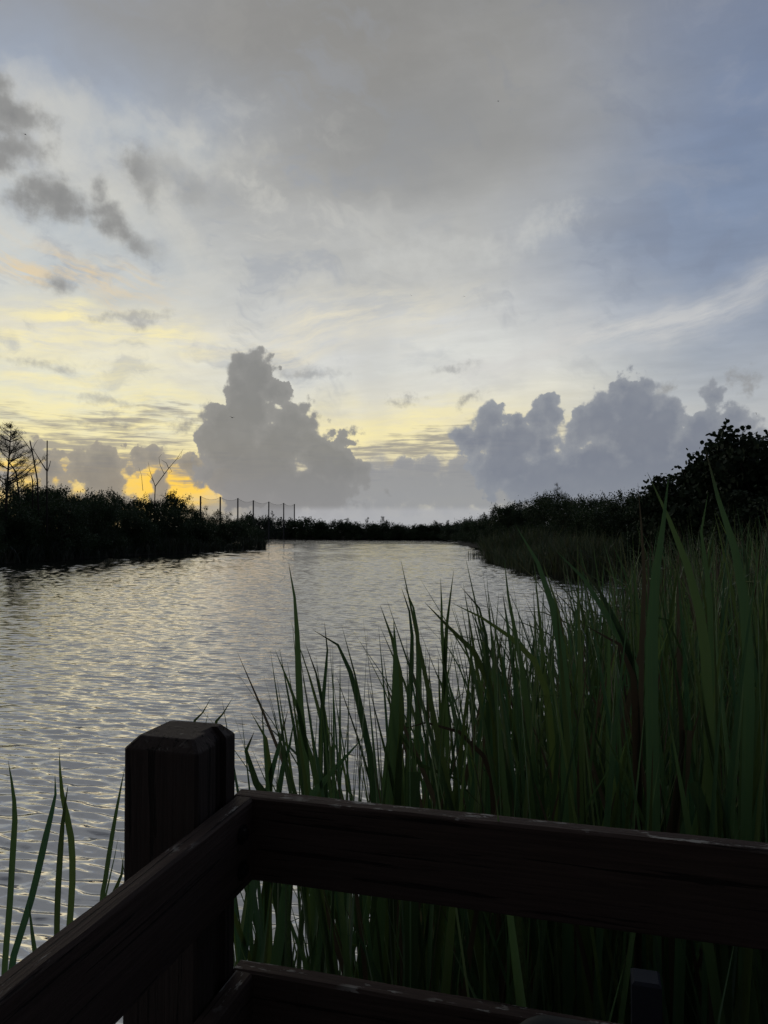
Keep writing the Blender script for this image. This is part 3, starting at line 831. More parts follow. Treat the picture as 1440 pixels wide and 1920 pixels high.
def hero(label, blades, group=None):
    """blades: (depth, [(px,py)... tip first], width m, u, face, twist, cut); each is carried down to the water"""
    rb = RB()
    base0 = None
    for b in blades:
        Y, pts, w, u = b[:4]; face = b[4] if len(b) > 4 else 1.45; tw = b[5] if len(b) > 5 else 0.3; cut = b[6] if len(b) > 6 else False
        P3 = [at(px, py, Y) for px, py in pts][::-1]
        foot = P3[0]
        if foot.z > 0.05:
            d = (P3[0] - P3[1]); d = d / max(1e-6, -d.z) if d.z < -0.05 else Vector((0, 0, -1))
            d.x = max(-0.25, min(0.25, d.x)); k = foot.z + 0.3
            q = Vector((foot.x + d.x * k * 0.5, foot.y + 0.02, -0.3))
            P3 = [q, (q + foot) / 2 + Vector((d.x * 0.08, 0, 0))] + P3
        A = np.array([tuple(p) for p in P3]); L = np.concatenate([[0], np.cumsum(np.linalg.norm(np.diff(A, axis=0), axis=1))])
        # smooth resample (Catmull-Rom)
        out = []
        N = 26
        for s_ in np.linspace(0, L[-1], N):
            i = int(np.clip(np.searchsorted(L, s_) - 1, 0, len(A) - 2)); t = (s_ - L[i]) / (L[i + 1] - L[i])
            p0, p1, p2, p3 = A[max(i - 1, 0)], A[i], A[i + 1], A[min(i + 2, len(A) - 1)]
            out.append(0.5 * ((2 * p1) + (-p0 + p2) * t + (2 * p0 - 5 * p1 + 4 * p2 - p3) * t * t + (-p0 + 3 * p1 - 3 * p2 + p3) * t ** 3))
        rb.blade(out, w * 1.3, u, face, tw, cut=cut, taper=0.86)
    org = Vector(rb.V[0]); org.z = 0
    for i in range(len(rb.V)): rb.V[i] = rb.V[i] - np.array(tuple(org))
    o = link('cattail', rb.mesh('cattail_blades', M_REED), loc=org)
    tag(o, label, 'cattail', group)
    return o
F_ = 1.57
hero('lone tall cattail blade rising clear of the bed above the corner post', [(2.3, [(541, 1055), (550, 1100), (556, 1165), (559, 1240), (563, 1330), (577, 1490)], 0.017, 0.335, 1.0, 0.9),
     (2.3, [(515, 1217), (535, 1265), (556, 1320), (580, 1420), (600, 1500)], 0.013, 0.2), (2.32, [(572, 1205), (592, 1260), (606, 1330), (612, 1420), (610, 1490)], 0.012, 0.55)])
hero('twisted cattail blade alone at the left edge of the water', [(2.9, [(15, 1425), (24, 1480), (28, 1530), (24, 1600), (18, 1700), (8, 1830)], 0.017, 0.335, 1.2, 1.2)])
hero('crossed pair of cattail blades in open water beside the left rail', [(2.8, [(111, 1408), (113, 1450), (118, 1500), (132, 1560), (136, 1640), (130, 1740), (124, 1800)], 0.018, 0.12, 1.4, 0.4),
     (2.82, [(103, 1450), (104, 1490), (88, 1560), (60, 1680), (30, 1780), (20, 1830)], 0.019, 0.42, 1.5, 0.3), (2.78, [(128, 1470), (119, 1530), (113, 1600), (108, 1690), (106, 1800)], 0.017, 0.52, 1.0, 0.8), (2.8, [(55, 1690), (58, 1730), (66, 1790), (72, 1830)], 0.015, 0.33)])
hero('thin cattail with two leaning blades hard beside the corner post', [(2.7, [(234, 1440), (222, 1500), (208, 1580), (196, 1660), (188, 1720)], 0.013, 0.62), (2.7, [(222, 1570), (212, 1620), (198, 1680), (190, 1740)], 0.006, 0.2),
     (2.6, [(232, 1600), (226, 1650), (205, 1690), (180, 1740)], 0.018, 0.1)])
hero('short cattail whose tips just show over the corner post', [(3.3, [(398, 1305), (384, 1330), (372, 1350), (350, 1400)], 0.013, 0.22), (3.3, [(437, 1307), (424, 1330), (410, 1352), (395, 1400)], 0.014, 0.64), (3.3, [(391, 1334), (388, 1345), (384, 1370)], 0.009, 0.24)])
hero('pale cattail blade with a hooked dry tip beside the corner post', [(2.15, [(477, 1371), (468, 1362), (461, 1372), (460, 1400), (470, 1440), (488, 1490), (500, 1540)], 0.022, 0.85), (2.2, [(470, 1335), (488, 1352), (500, 1390), (506, 1440), (505, 1500)], 0.017, 0.4),
     (2.2, [(540, 1330), (528, 1380), (512, 1440), (498, 1500)], 0.018, 0.28), (2.2, [(553, 1340), (545, 1390), (532, 1440), (520, 1500)], 0.016, 0.7)])
hero('light green cattail blade leaning right with a brown tip above the rail', [(1.98, [(682, 1382), (660, 1405), (625, 1445), (590, 1485), (560, 1530)], 0.022, 0.715, 1.6, 0.1)])
hero('brown dry leaf arching over the middle of the bed', [(2.2, [(738, 1372), (765, 1357), (800, 1355), (845, 1365), (880, 1385), (905, 1415), (920, 1460), (925, 1520)], 0.012, 0.95, 1.5, 0.5)])
hero('cut cattail stub with a brown flat end just above the rail', [(1.9, [(776, 1448), (775, 1480), (774, 1520), (773, 1600)], 0.026, 0.86, 1.57, 0.0, True)])
hero('drooping cattail blade curving down onto the rail', [(2.05, [(905, 1515), (880, 1480), (845, 1455), (800, 1440), (770, 1420), (752, 1380), (748, 1440)], 0.015, 0.34)])
hero('broad upright cattail blades, widest in the middle of the bed', [(2.1, [(738, 1160), (741, 1210), (742, 1300), (735, 1400), (725, 1500)], 0.026, 0.46, 1.6, 0.05), (2.15, [(713, 1135), (728, 1180), (745, 1230), (752, 1330), (740, 1500)], 0.018, 0.1)])
hero('pair of cattail blades with long curved tips meeting over water', [(3.0, [(757, 1095), (772, 1130), (781, 1170), (785, 1260), (780, 1400), (770, 1520)], 0.017, 0.32), (3.0, [(752, 1100), (765, 1135), (772, 1180), (772, 1240), (765, 1400)], 0.016, 0.56)])
hero('cattail blade with a bent reddish tip at the outer edge of the bed', [(3.0, [(851, 1068), (850, 1095), (844, 1120), (838, 1170), (832, 1300), (826, 1480)], 0.014, 0.35), (3.0, [(826, 1083), (828, 1110), (828, 1170), (836, 1290), (840, 1480)], 0.015, 0.62)])
hero('cattail with two blades bowing left across the water', [(2.3, [(795, 1128), (812, 1140), (830, 1165), (868, 1200), (900, 1240), (925, 1320), (935, 1480)], 0.019, 0.13), (2.4, [(846, 1130), (880, 1145), (930, 1175), (985, 1220), (1020, 1280), (1040, 1450)], 0.016, 0.41), (2.5, [(862, 1097), (885, 1118), (905, 1160), (915, 1250), (915, 1480)], 0.014, 0.3)])
hero('cattail with a leaf bowed left and low over the near water', [(2.5, [(585, 1180), (610, 1190), (630, 1205), (648, 1235), (668, 1300), (690, 1400), (700, 1490)], 0.017, 0.56), (2.5, [(608, 1165), (614, 1195), (612, 1250), (604, 1330), (600, 1480)], 0.013, 0.02)])
hero('broad cattail blade arching left in front of the far reed patch', [(1.95, [(967, 985), (985, 1010), (1004, 1045), (1030, 1115), (1048, 1190), (1060, 1300), (1062, 1480)], 0.022, 0.715, 1.6, 0.2), (2.1, [(945, 1045), (950, 1100), (965, 1180), (985, 1300), (1000, 1500)], 0.014, 0.2)])
hero('cattail blade with a shrivelled brown drooping tip above the bed', [(2.0, [(1040, 1030), (1062, 1048), (1085, 1072), (1115, 1115), (1150, 1175), (1185, 1240), (1215, 1330), (1230, 1500)], 0.022, 0.71, 1.6, 0.4), (2.0, [(1070, 1040), (1100, 1075), (1140, 1130), (1160, 1180), (1200, 1330)], 0.017, 0.55)])
hero('tallest cattail blade with a dark red tip against the right bank trees', [(1.75, [(1322, 840), (1322, 868), (1328, 885), (1345, 930), (1365, 985), (1380, 1040), (1395, 1120), (1405, 1300), (1400, 1500)], 0.022, 0.04, 1.6, 0.1)])
hero('wide cattail blade with a thin brown point leaning left beside the sky', [(1.75, [(1214, 886), (1220, 905), (1235, 935), (1260, 985), (1280, 1035), (1300, 1100), (1320, 1200), (1330, 1400)], 0.021, 0.083, 1.6, 0.15)])
hero('olive cattail blade leaning right with a long withered tip', [(1.72, [(1254, 890), (1250, 920), (1246, 960), (1240, 1010), (1228, 1090), (1222, 1200), (1222, 1330), (1225, 1500)], 0.024, 0.715, 1.55, 0.1)])
hero('dead brown cattail spear standing straight up before the trees', [(1.9, [(1196, 905), (1199, 960), (1206, 1020), (1208, 1100), (1205, 1180), (1202, 1290)], 0.011, 0.98, 1.6, 0.1)])
hero('narrow cattail blade hooked right at the tip below the dark tree', [(2.1, [(1328, 923), (1318, 935), (1313, 960), (1316, 1010), (1325, 1070), (1335, 1200), (1340, 1450)], 0.017, 0.46)])
hero('broken cattail leaf with a pale bent end in the thicket', [(1.9, [(1176, 1212), (1160, 1208), (1130, 1190), (1100, 1172), (1092, 1170)][::-1] + [(1190, 1300), (1195, 1480)], 0.018, 0.95)])
hero('rust brown dead stalk leaning in the dark thicket', [(1.85, [(1262, 1250), (1272, 1300), (1280, 1370), (1278, 1450), (1262, 1540)], 0.020, 0.93, 1.6, 0.1), (1.85, [(1288, 1370), (1286, 1420), (1276, 1500), (1270, 1560)], 0.022, 0.96, 1.6, 0, True)])
hero('tan dry stalk standing upright behind the small navy post', [(1.75, [(1332, 1740), (1334, 1800), (1336, 1900), (1336, 1990)], 0.013, 0.97, 1.57, 0, True)])
hero('yellow green cattail shoot with a cut top close behind the rail', [(1.75, [(1290, 1460), (1288, 1500), (1284, 1560), (1280, 1640)], 0.020, 0.715, 1.57, 0.0), (1.75, [(1300, 1468), (1312, 1490), (1325, 1540), (1335, 1600)], 0.022, 0.86, 1.57, 0, True)])

# ------------------------------------------------------------------ reed fringes on the far banks (no one could count them)
def fringe(name, spots, mat, hmin, hmax, label, w=(0.014, 0.03)):
    rb = RB()
    sd_ = shore_dist(np.array(spots))
    for kk, (x, y) in enumerate(spots):
        z = -0.1
        for j in range(r.choice((3, 4, 5))):
            az = r.uniform(0, 6.28)
            b = (x + r.gauss(0, 0.12), y + r.gauss(0, 0.12), z)
            u = r.uniform(0.925, 1.0) if r.random() < 0.05 else r.uniform(0, 0.895)
            hh = r.uniform(hmin, hmax) * (0.72 + 0.70 * float(hnoise(x * 2.2, y * 1.3)) * 0.6 + 0.25 * min(1.0, max(-0.6, sd_[kk] / 3.0)))
            rb.blade(blade_path(r, b, hh, abs(r.gauss(0.10, 0.10)), az, abs(r.gauss(0.5, 0.4)), 6), r.uniform(*w), u, r.uniform(0, 6.28), 0.3)
    tag(link(name, rb.mesh(name, mat)), label, 'reeds', kind='stuff')
sp = []
while len(sp) < 1300:
    t = r.random(); y = r.uniform(36, 62); x = r.uniform(6, 20)
    d = shore_dist(np.array([[x, y]]))[0]
    if -0.35 < d < 5.0 and x > 8.0 and r.random() < (1 if d < 2.5 else 0.5): sp.append((x, y))
fringe('reed_patch', sp, M_REED4, 1.5, 2.6, 'grey green reed patch standing in the water before the right bank trees', (0.02, 0.04))
sp = []
while len(sp) < 1100:
    y = r.uniform(40, 95); x = r.uniform(-38, -13)
    d = shore_dist(np.array([[x, y]]))[0]
    if 0.1 < d < 2.4: sp.append((x, y))
fringe('reed_fringe', sp, M_REED3, 1.0, 1.9, 'dark reed fringe along the foot of the left bank trees', (0.03, 0.06))
# a few separate stems off the reed patch
for k, (px, top) in enumerate(((880, 1030), (885, 1027), (889, 1036), (894, 1030), (900, 1034))):
    rb = RB(); Y = 62 + k; p = at(px, 1040, Y); h = at(px, top, Y).z
    for j in range(3): rb.blade(blade_path(r, (r.gauss(0, 0.08), r.gauss(0, 0.1), -0.2), (h + 0.2) * r.uniform(0.8, 1), 0.03, r.uniform(0, 6), 0.1, 7), 0.035, r.uniform(0, 0.9), 1.5)
    tag(link('reed', rb.mesh('reed_stems', M_REED2), loc=(p.x, Y, 0)), 'thin sparse reed standing in the water off the tip of the reed patch', 'reed', 'reeds off the tip of the patch')

# ------------------------------------------------------------------ trees
def leaves_np(rs, C, size, aspect, up=0.3, six=False):
    """one small leaf face per centre"""
    n = len(C)
    d = rs.normal(size=(n, 3)); d[:, 2] += up; d /= np.linalg.norm(d, axis=1)[:, None]
    q = rs.normal(size=(n, 3)); s = np.cross(d, q); s /= np.linalg.norm(s, axis=1)[:, None]
    L = size * rs.uniform(0.6, 1.3, (n, 1)); W = L * aspect
    if six:
        P = np.stack([C - d * L / 2, C - d * L / 4 + s * W / 2, C + d * L / 5 + s * W / 2, C + d * L / 2, C + d * L / 5 - s * W / 2, C - d * L / 4 - s * W / 2], 1); k = 6
    else:
        nn = np.cross(d, s)
        P = np.stack([C - d * L / 2, C + s * W / 2 + nn * W * 0.1, C + d * L / 2, C - s * W / 2 + nn * W * 0.1], 1); k = 4
    V = P.reshape(-1, 3); F = np.arange(n * k).reshape(n, k)
    UV = np.repeat(np.column_stack([rs.uniform(0, 1, n), rs.uniform(0, 1, n)]), k, axis=0)
    return V, F, UV

def make_tree_mesh(seed, h, rx, low, leaf, aspect, nclump, nleaf, sig, mat, six=False, lobes=8, open_=0.0):
    """crown of leaf clumps carried on lobes, with a tapered trunk and limbs; origin at the foot"""
    rs = np.random.RandomState(seed); rr = random.Random(seed)
    cz = (h + low) / 2; rz = (h - low) / 2
    LB = []
    for i in range(lobes):
        a = 2 * math.pi * (i + rr.random() * 0.7) / lobes; q = rr.uniform(0.25, 0.75)
        zz = rr.uniform(-0.55, 0.62)
        k = math.sqrt(max(0.1, 1 - zz * zz))
        LB.append((rx * q * math.cos(a) * k, rx * q * math.sin(a) * k, cz + rz * zz, rx * rr.uniform(0.34, 0.52), rz * rr.uniform(0.30, 0.42)))
    LB.append((0.0, 0.0, cz + rz * 0.35, rx * 0.5, rz * 0.55))
    if not six:
        for k in range(5):
            a = 6.28 * (k + rr.random() * 0.5) / 5
            LB.append((rx * 0.62 * math.cos(a), rx * 0.62 * math.sin(a), low + 0.16 * h, rx * 0.42, 0.17 * h))
    CC = []
    for i in range(nclump):
        lb = LB[rr.randrange(len(LB))]
        v = rs.normal(size=3); v /= np.linalg.norm(v); q = rr.uniform(0.5, 1.0)
        CC.append((lb[0] + v[0] * lb[3] * q, lb[1] + v[1] * lb[3] * q, max(low, lb[2] + v[2] * lb[4] * q)))
    CC = np.array(CC)
    cnt = rs.randint(int(nleaf * 0.5), int(nleaf * 1.5), nclump)
    C = np.repeat(CC, cnt, axis=0) + rs.normal(size=(cnt.sum(), 3)) * sig * np.repeat(rs.uniform(0.6, 1.3, nclump), cnt)[:, None]
    # short shoots breaking the outline
    top = CC[CC[:, 2] > cz + rz * (0.2 if six else 0.75)]
    sh = []
    for p in top[:: max(1, len(top) // (9 if six else 4))]:
        dv = np.array([rr.gauss(0, 0.4), rr.gauss(0, 0.4), 1.0]); 
        for k in range(10): sh.append(p + dv * (sig * 1.0 + k * 0.035 * h / 5) + rs.normal(size=3) * 0.05)
    if sh: C = np.vstack([C, np.array(sh)])
    V, F, UV = leaves_np(rs, C, leaf, aspect, 0.3, six)
    crown = mesh_np('crown', V, F, UV, mat)
    m = MB(); t0 = Vector((0, 0, -0.1)); fork = Vector((rr.gauss(0, 0.15), rr.gauss(0, 0.15), max(0.5, h * 0.28)))
    R = 0.022 * h
    m.tube([t0, fork * 0.5 + Vector((0.06, 0, 0)), fork], [R * 1.3, R, R * 0.85], 8)
    for lb in LB:
        e = Vector(lb[:3]); mid = (fork + e) / 2 + Vector((rr.gauss(0, 0.15), rr.gauss(0, 0.15), 0.12 * h * rr.random()))
        m.tube([fork, mid, e], [R * 0.6, R * 0.4, R * 0.12], 5)
    for p in CC[::4]:
        lb = min(LB, key=lambda l: (l[0] - p[0]) ** 2 + (l[1] - p[1]) ** 2 + (l[2] - p[2]) ** 2)
        m.tube([Vector(lb[:3]), Vector(p)], [R * 0.14, R * 0.05], 3)
    return crown, m.mesh('trunk', M_BARK)

BUSH = [make_tree_mesh(100 + i, 5.0, 2.9, 0.05, 0.17, 0.5, 270, 58, 0.23, M_LEAF, lobes=11) for i in range(5)]
BROAD = [make_tree_mesh(200 + i, 6.0, 3.2, 0.3, 0.19, 0.8, 270, 46, 0.22, M_LEAF2, True, lobes=10) for i in range(2)]
FARB = [make_tree_mesh(300 + i, 4.5, 3.6, 0.1, 0.34, 0.55, 110, 34, 0.34, M_LEAF, lobes=8) for i in range(3)]

def tree(name, var, x, y, h, hv, wf, label, group=None, cat='tree', z=None):
    o = link(name, None, loc=(x, y, 0.25 if z is None else z))
    o.rotation_euler = (0, 0, r.uniform(0, 6.28)); s = h / hv; o.scale = (wf, wf, s)
    link('crown', var[0], o); link('trunk', var[1], o)
    return tag(o, label, cat, group)

# left bank: (photo column, distance, row of the crown's top, width factor)
FRONT_L = [(-120, 50, 930, 1.0), (-20, 55, 915, 1.0), (70, 59, 912, 1.05), (150, 64, 922, 0.95), (225, 70, 936, 0.9), (300, 77, 940, 0.95), (365, 83, 962, 0.85), (425, 90, 966, 0.85), (470, 95, 988, 0.62)]
BACK_L = [(-90, 60, 885, 1.15), (10, 63, 893, 1.1), (88, 67, 890, 1.05), (140, 72, 906, 1.0), (195, 76, 914, 1.0), (250, 80, 922, 0.9), (300, 84, 903, 1.0), (345, 92, 936, 0.9), (400, 102, 952, 0.9), (445, 112, 964, 0.95), (40, 78, 896, 1.2), (170, 86, 914, 1.1)]
for i, (px, Y, top, wf) in enumerate(sorted(FRONT_L)):
    h = (at(px, top, Y).z - 0.2) * 0.99; n = len(FRONT_L) - 1 - i
    tree('mangrove_tree', BUSH[i % 5], xw(px, Y), Y + 3.6, h, 5.2, wf, f'low dark mangrove on the left waterline, {ORD[n]} back from the point', 'mangroves along the left waterline')
for i, (px, Y, top, wf) in enumerate(sorted(BACK_L)):
    h = (at(px, top, Y).z - 0.2) * 0.99; n = len(BACK_L) - 1 - i
    tree('mangrove_tree', BUSH[(i * 2 + 1) % 5], xw(px, Y), Y + 3.5, h, 5.2, wf, f'bushy tree behind the left mangroves, {ORD[n]} from the range net', 'trees behind the left waterline')
# right bank
FRONT_R = [(842, 150, 984, 0.9), (868, 128, 978, 0.95), (900, 112, 974, 0.95), (935, 98, 968, 0.95), (965, 82, 936, 1.05), (1010, 72, 930, 1.0), (1055, 64, 934, 0.95), (1100, 58, 938, 0.95), (1150, 52, 930, 0.95), (905, 104, 964, 0.8), (925, 90, 954, 0.8), (880, 122, 973, 0.9), (946, 80, 948, 0.75), (915, 84, 986, 0.6), (960, 70, 984, 0.62), (1020, 60, 978, 0.7)]
BACK_R = [(1000, 92, 926, 1.1), (1045, 84, 928, 1.0), (1085, 76, 930, 0.95), (1125, 68, 922, 0.9), (1178, 58, 910, 0.85), (1215, 50, 922, 0.85), (1260, 46, 905, 1.0), (1330, 44, 880, 1.1), (1420, 42, 850, 1.2), (1540, 40, 840, 1.2)]
for i, (px, Y, top, wf) in enumerate(sorted(FRONT_R)):
    h = (at(px, top, Y).z - 0.2) * 1.07
    tree('mangrove_tree', BUSH[(i + 2) % 5], xw(px, Y) + 0.5, Y + 1.0, h, 5.2, wf, f'green bushy mangrove along the right waterline, {ORD[i]} from the far end', 'mangroves along the right waterline')
for i, (px, Y, top, wf) in enumerate(sorted(BACK_R)):
    h = (at(px, top, Y).z - 0.2) * 1.07
    tree('bushy_tree', BUSH[(i * 3) % 5], xw(px, Y) + 1.0, Y + 3, h, 5.2, wf, f'dark tree in the back row on the right bank, {ORD[i]} from the far end', 'trees in the back row on the right bank')
BIG = [(1255, 33, 894, 0.62, 'round-leaved tree at the low left shoulder of the big dark clump beside the water'),
       (1300, 30, 872, 0.72, 'round-leaved tree just behind the tallest red-tipped cattail blade'),
       (1372, 28, 810, 0.88, 'tall round-leaved tree whose leaf clusters stand against blue grey cloud'),
       (1462, 27, 790, 0.98, 'tallest round-leaved tree, its upper shoots cut by the right edge of the photo'),
       (1400, 25, 905, 0.7, 'lower round-leaved tree at the front of the big dark clump above the reeds'),
       (1560, 26, 830, 1.0, 'broad round-leaved tree farthest right in the big dark clump')]
for i, (px, Y, top, wf, L) in enumerate(BIG):
    h = at(px, top, Y).z - 0.2
    tree('broadleaf_tree', BROAD[i % 2], xw(px, Y), Y + 1, h, 6.1, wf, L, 'round-leaved trees in the big dark clump')
# far shore
farx = []
for k in range(25):
    px = 466 + 16.6 * k
    top = float(np.interp(px, [460, 500, 560, 640, 720, 790, 830, 880], [968, 974, 977, 981, 985, 987, 984, 976])) + r.uniform(-2.5, 3.0)
    farx.append((0, px, 200, top, r.uniform(0.85, 1.1)))
for i, (_, px, Y, top, wf) in enumerate(sorted(farx, key=lambda q: q[1])):
    h = at(px, top, Y).z - 0.2
    xx = xw(px, Y)
    if Y < 208: Y = float(np.interp(xx, [-40, -20, 0, 13], [185, 172, 165, 160])) + 2.2; xx = xw(px, Y); h = (at(px, top, Y).z - 0.2) * 1.18
    tree('bushy_tree', FARB[i % 3], xx, Y, h, 4.6, wf, f'small distant tree on the far shore, {ORD[i]} from the left point', 'trees along the far shore')

# casuarina at the left edge, feathery
def casuarina(px, Y, base_row, top_row, lean, label, dens=1.0, spread=1.0, seed=3):
    rr = random.Random(seed); rs = np.random.RandomState(seed)
    p = at(px, base_row, Y); zt = at(px, top_row, Y).z; h = zt - 0.2
    o = link('casuarina_tree', None, loc=(p.x, Y, 0.2)); tag(o, label, 'tree')
    m = MB(); tip = Vector((lean, 0, h)); m.tube([(0, 0, -0.1), (lean * 0.4, 0, h * 0.5), tip], [0.014 * h, 0.009 * h, 0.002 * h], 7)
    Cs = []
    for i in range(int(44 * dens)):
        f = rr.uniform(0.45, 0.98); b = Vector((lean * f * (0.8 + 0.2 * f), 0, h * f)); a = rr.uniform(0, 6.28)
        L = (1.05 - f) * h * 0.42 * spread * rr.uniform(0.6, 1.2) + 0.25
        e = b + Vector((math.cos(a) * L, math.sin(a) * L, L * rr.uniform(0.35, 0.9))); md = (b + e) / 2 + Vector((0, 0, -0.05 * L))
        m.tube([b, md, e], [0.004 * h, 0.003 * h, 0.001 * h], 4)
        for k in range(int(26 * max(0.6, L))):
            t = rr.uniform(0.25, 1.05); q = b.lerp(e, t)
            for z in range(5): Cs.append((q.x + rr.gauss(0, 0.10), q.y + rr.gauss(0, 0.10), q.z + rr.gauss(0.0, 0.12)))
    V, F, UV = leaves_np(rs, np.array(Cs), 0.26, 0.075, 0.2)
    link('crown', mesh_np('needle_crown', V, F, UV, M_NEEDLE), o); link('trunk', m.mesh('casuarina_trunk', M_BARK), o)
casuarina(8, 57, 900, 796, 0.5, 'feathery casuarina tree standing above the bushes at the left edge', 0.9, 1.0, 4)
casuarina(1042, 86, 940, 908, 0.2, 'small feathery sapling poking above the right bank trees', 0.3, 0.4, 8)
for k, (px, top) in enumerate(((510, 958), (650, 972), (688, 971), (716, 968), (815, 977), (838, 976))):
    casuarina(px, 200, 985, top, 0.2, ['spiky sapling beside the last net pole on the far shore', 'thin spiky tree on the far shore, first right of the net', 'thin spiky tree on the far shore, second right of the net',
              'thin spiky tree on the far shore, third and tallest right of the net', 'spiky tree near the right end of the far shore', 'spiky tree last before the right bank begins'][k], 0.4, 0.6, 20 + k)

# bare snags
def snag(label, Y, stems, ox):
    m = MB(); p0 = at(ox[0], ox[1], Y); org = Vector((p0.x, Y, 0.2))
    rr = random.Random(int(ox[0]))
    for pts, r0, r1 in stems:
        P3 = []
        for i, (px, py) in enumerate(pts):
            q = at(px, py, Y + (0 if i == 0 else rr.uniform(-0.5, 0.5))) - org; P3.append(q)
        n = len(P3); m.tube(P3, [r0 + (r1 - r0) * i / (n - 1) for i in range(n)], 6)
    t = link('bare_snag', None, loc=org); tag(t, label, 'dead tree')
    link('trunk', m.mesh('snag_trunk', M_SNAG), t)
snag('leaning dead trunk with a long bare side branch beside the casuarina', 60, [([(74, 1010), (70, 900), (63, 860), (56, 826)], 0.07, 0.045), ([(62, 850), (45, 826), (28, 806)], 0.035, 0.012), ([(61, 842), (66, 832), (71, 825)], 0.02, 0.008)], (74, 1010))
snag('straight dead pole-like trunk with a forked lower branch', 60, [([(88, 1010), (88, 890), (88.5, 826)], 0.065, 0.045), ([(87, 882), (76, 865), (62, 842)], 0.05, 0.02), ([(89, 884), (93, 872), (95, 864)], 0.035, 0.02)], (88, 1010))
snag('short dead stump leaning above the bushes at the left edge', 60, [([(45, 1000), (30, 885), (12, 860)], 0.08, 0.04), ([(62, 1000), (61, 900), (58, 890)], 0.05, 0.04)], (45, 1000))
snag('bare branching dead tree above the round bush against the orange gap', 84, [([(288, 1000), (291, 912), (305, 893), (318, 876), (331, 861), (343, 843)], 0.07, 0.014), ([(308, 889), (300, 872), (298, 858), (303, 852)], 0.03, 0.010), ([(316, 878), (312, 868), (302, 862)], 0.04, 0.012), ([(318, 876), (322, 884), (316, 888)], 0.03, 0.01),
      ([(291, 912), (286, 897), (280, 880), (278, 866)], 0.045, 0.01), ([(289, 905), (282, 894), (275, 888)], 0.03, 0.01), ([(268, 920), (265, 890), (260, 876)], 0.03, 0.01), ([(331, 861), (338, 858), (341, 848)], 0.025, 0.01)], (288, 1000))

# ------------------------------------------------------------------ driving-range net
POLES = [(376, 930, 120), (413, 931.5, 130), (446, 934, 140), (475, 938, 150), (504, 940.5, 160), (532, 943, 170), (552, 945, 178)]
nt = link('net_fence', None, loc=(xw(376, 120), 120, 0.3)); tag(nt, 'tall see-through net fence strung on seven dark poles behind the left point', 'fence')
tops = []
for px, row, Y in POLES:
    p = at(px, row, Y) - nt.location; tops.append(p)
    m = MB(); m.tube([(p.x, p.y, -0.5), (p.x, p.y, p.z)], [0.16, 0.13], 8); link('pole', m.mesh('net_pole', M_POLE), nt)
m = MB(); V = []; F = []
for i in range(len(tops) - 1):
    a, b = tops[i], tops[i + 1]
    for k in range(9):
        t = k / 8; q = a.lerp(b, t); sag = 0.5 * 4 * t * (1 - t)
        V += [(q.x, q.y + 0.15, q.z - 0.05 - sag), (q.x, q.y + 0.15, 0.0)]
        if k: o = len(V) - 4; F.append((o, o + 1, o + 3, o + 2))
link('net', mesh_np('net', V, F, None, M_NET), nt)
m = MB()
for i in range(len(tops) - 1):
    a, b = tops[i], tops[i + 1]
    m.tube([(a.lerp(b, k / 8).x, a.lerp(b, k / 8).y + 0.15, a.lerp(b, k / 8).z - 0.05 - 2.0 * (k / 8) * (1 - k / 8)) for k in range(9)], [0.022] * 9, 4)
link('top_cable', m.mesh('top_cable', M_POLE), nt)

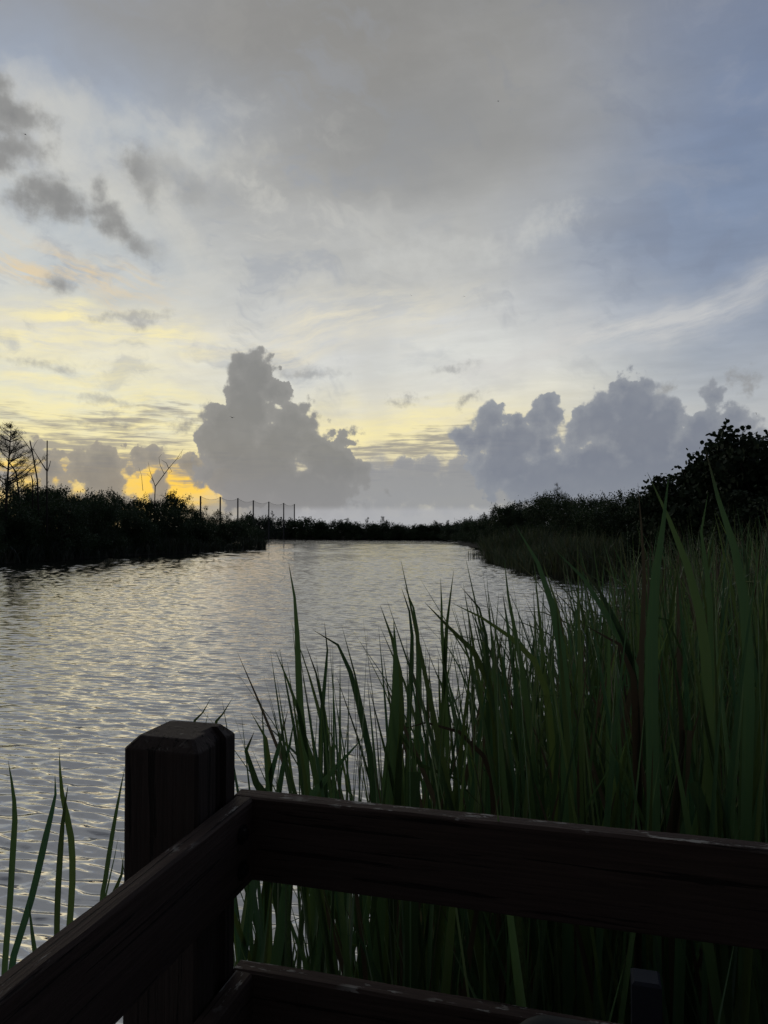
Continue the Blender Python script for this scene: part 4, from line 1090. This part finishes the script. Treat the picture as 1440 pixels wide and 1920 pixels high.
# ------------------------------------------------------------------ birds
def bird(px, py, Y, span, bank, label, up=0.25):
    p = at(px, py, Y); s = span
    rings = []
    prof = [(-0.26, 0.006, 0.0), (-0.18, 0.018, 0.0), (-0.05, 0.045, -0.005), (0.08, 0.05, -0.005), (0.17, 0.028, 0.01), (0.22, 0.026, 0.015), (0.26, 0.008, 0.01)]
    for x, rad, z in prof:
        rings.append([(x * s, math.cos(t) * rad * s, z * s + math.sin(t) * rad * 0.9 * s) for t in np.linspace(0, 2 * math.pi, 9)[:-1]])
    m = MB(); m.loft(rings)
    for sg in (-1, 1):
        q = [(0.09, 0.03, 0.02, 0.0), (0.11, 0.2, 0.02 + up * 0.2, 0.0), (0.06, 0.34, 0.02 + up * 0.22, 0), (-0.04, 0.5, 0.02 + up * 0.14, 0)]
        cw = [0.15, 0.14, 0.11, 0.015]; R2 = []
        for (x, yy, z, _), c in zip(q, cw):
            R2.append([(x * s, sg * yy * s, z * s + 0.006 * s), ((x - c / 2) * s, sg * yy * s, z * s + 0.012 * s), ((x - c) * s, sg * yy * s, z * s), ((x - c / 2) * s, sg * yy * s, z * s - 0.006 * s)])
        m.loft(R2)
    tl = [[(-0.2 * s, -0.03 * s, 0.004 * s), (-0.2 * s, 0.03 * s, 0.004 * s), (-0.2 * s, 0.03 * s, -0.004 * s), (-0.2 * s, -0.03 * s, -0.004 * s)],
          [(-0.36 * s, -0.07 * s, 0.003 * s), (-0.36 * s, 0.07 * s, 0.003 * s), (-0.36 * s, 0.07 * s, -0.003 * s), (-0.36 * s, -0.07 * s, -0.003 * s)]]
    m.loft(tl)
    o = link('bird', m.mesh('bird_body', M_FEATHER), loc=p); o.rotation_euler = bank
    tag(o, label, 'bird')
bird(47, 252, 70, 0.55, (0.5, 0.3, 0.5), 'dark bird in front of the grey scud cloud at upper left', 0.3)
bird(435, 783, 90, 0.75, (0.25, 0.2, 1.2), 'gull-like bird gliding before the tall cumulus tower', 0.5)
bird(934, 190, 80, 0.35, (0.3, 0.4, 0.3), 'tiny dark bird high in the grey middle of the sky', 0.6)
bird(870, 556, 110, 0.4, (0.2, 0.2, 1.0), 'speck-sized bird in mid sky, the darker of the two above the right cloud bank', 0.4)
bird(771, 554, 120, 0.4, (0.2, 0.1, 1.2), 'speck-sized bird in mid sky above the gap between the cloud banks', 0.4)

# ------------------------------------------------------------------ camera and output
cd = bpy.data.cameras.new('camera'); cd.lens = 36.0 * FPX / 1920.0; cd.sensor_width = 36.0; cd.sensor_fit = 'AUTO'
cd.clip_start = 0.05; cd.clip_end = 6000
cam = link('camera', cd, loc=(0, 0, EYE)); cam.rotation_euler = (math.pi / 2 + PITCH, 0, 0)
SC.camera = cam
SC.view_settings.view_transform = 'Standard'; SC.view_settings.look = 'None'; SC.view_settings.exposure = 0.0; SC.view_settings.gamma = 1.0
SC.cycles.max_bounces = 4; SC.cycles.adaptive_threshold = 0.02; SC.cycles.transparent_max_bounces = 12
SC.render.film_transparent = False
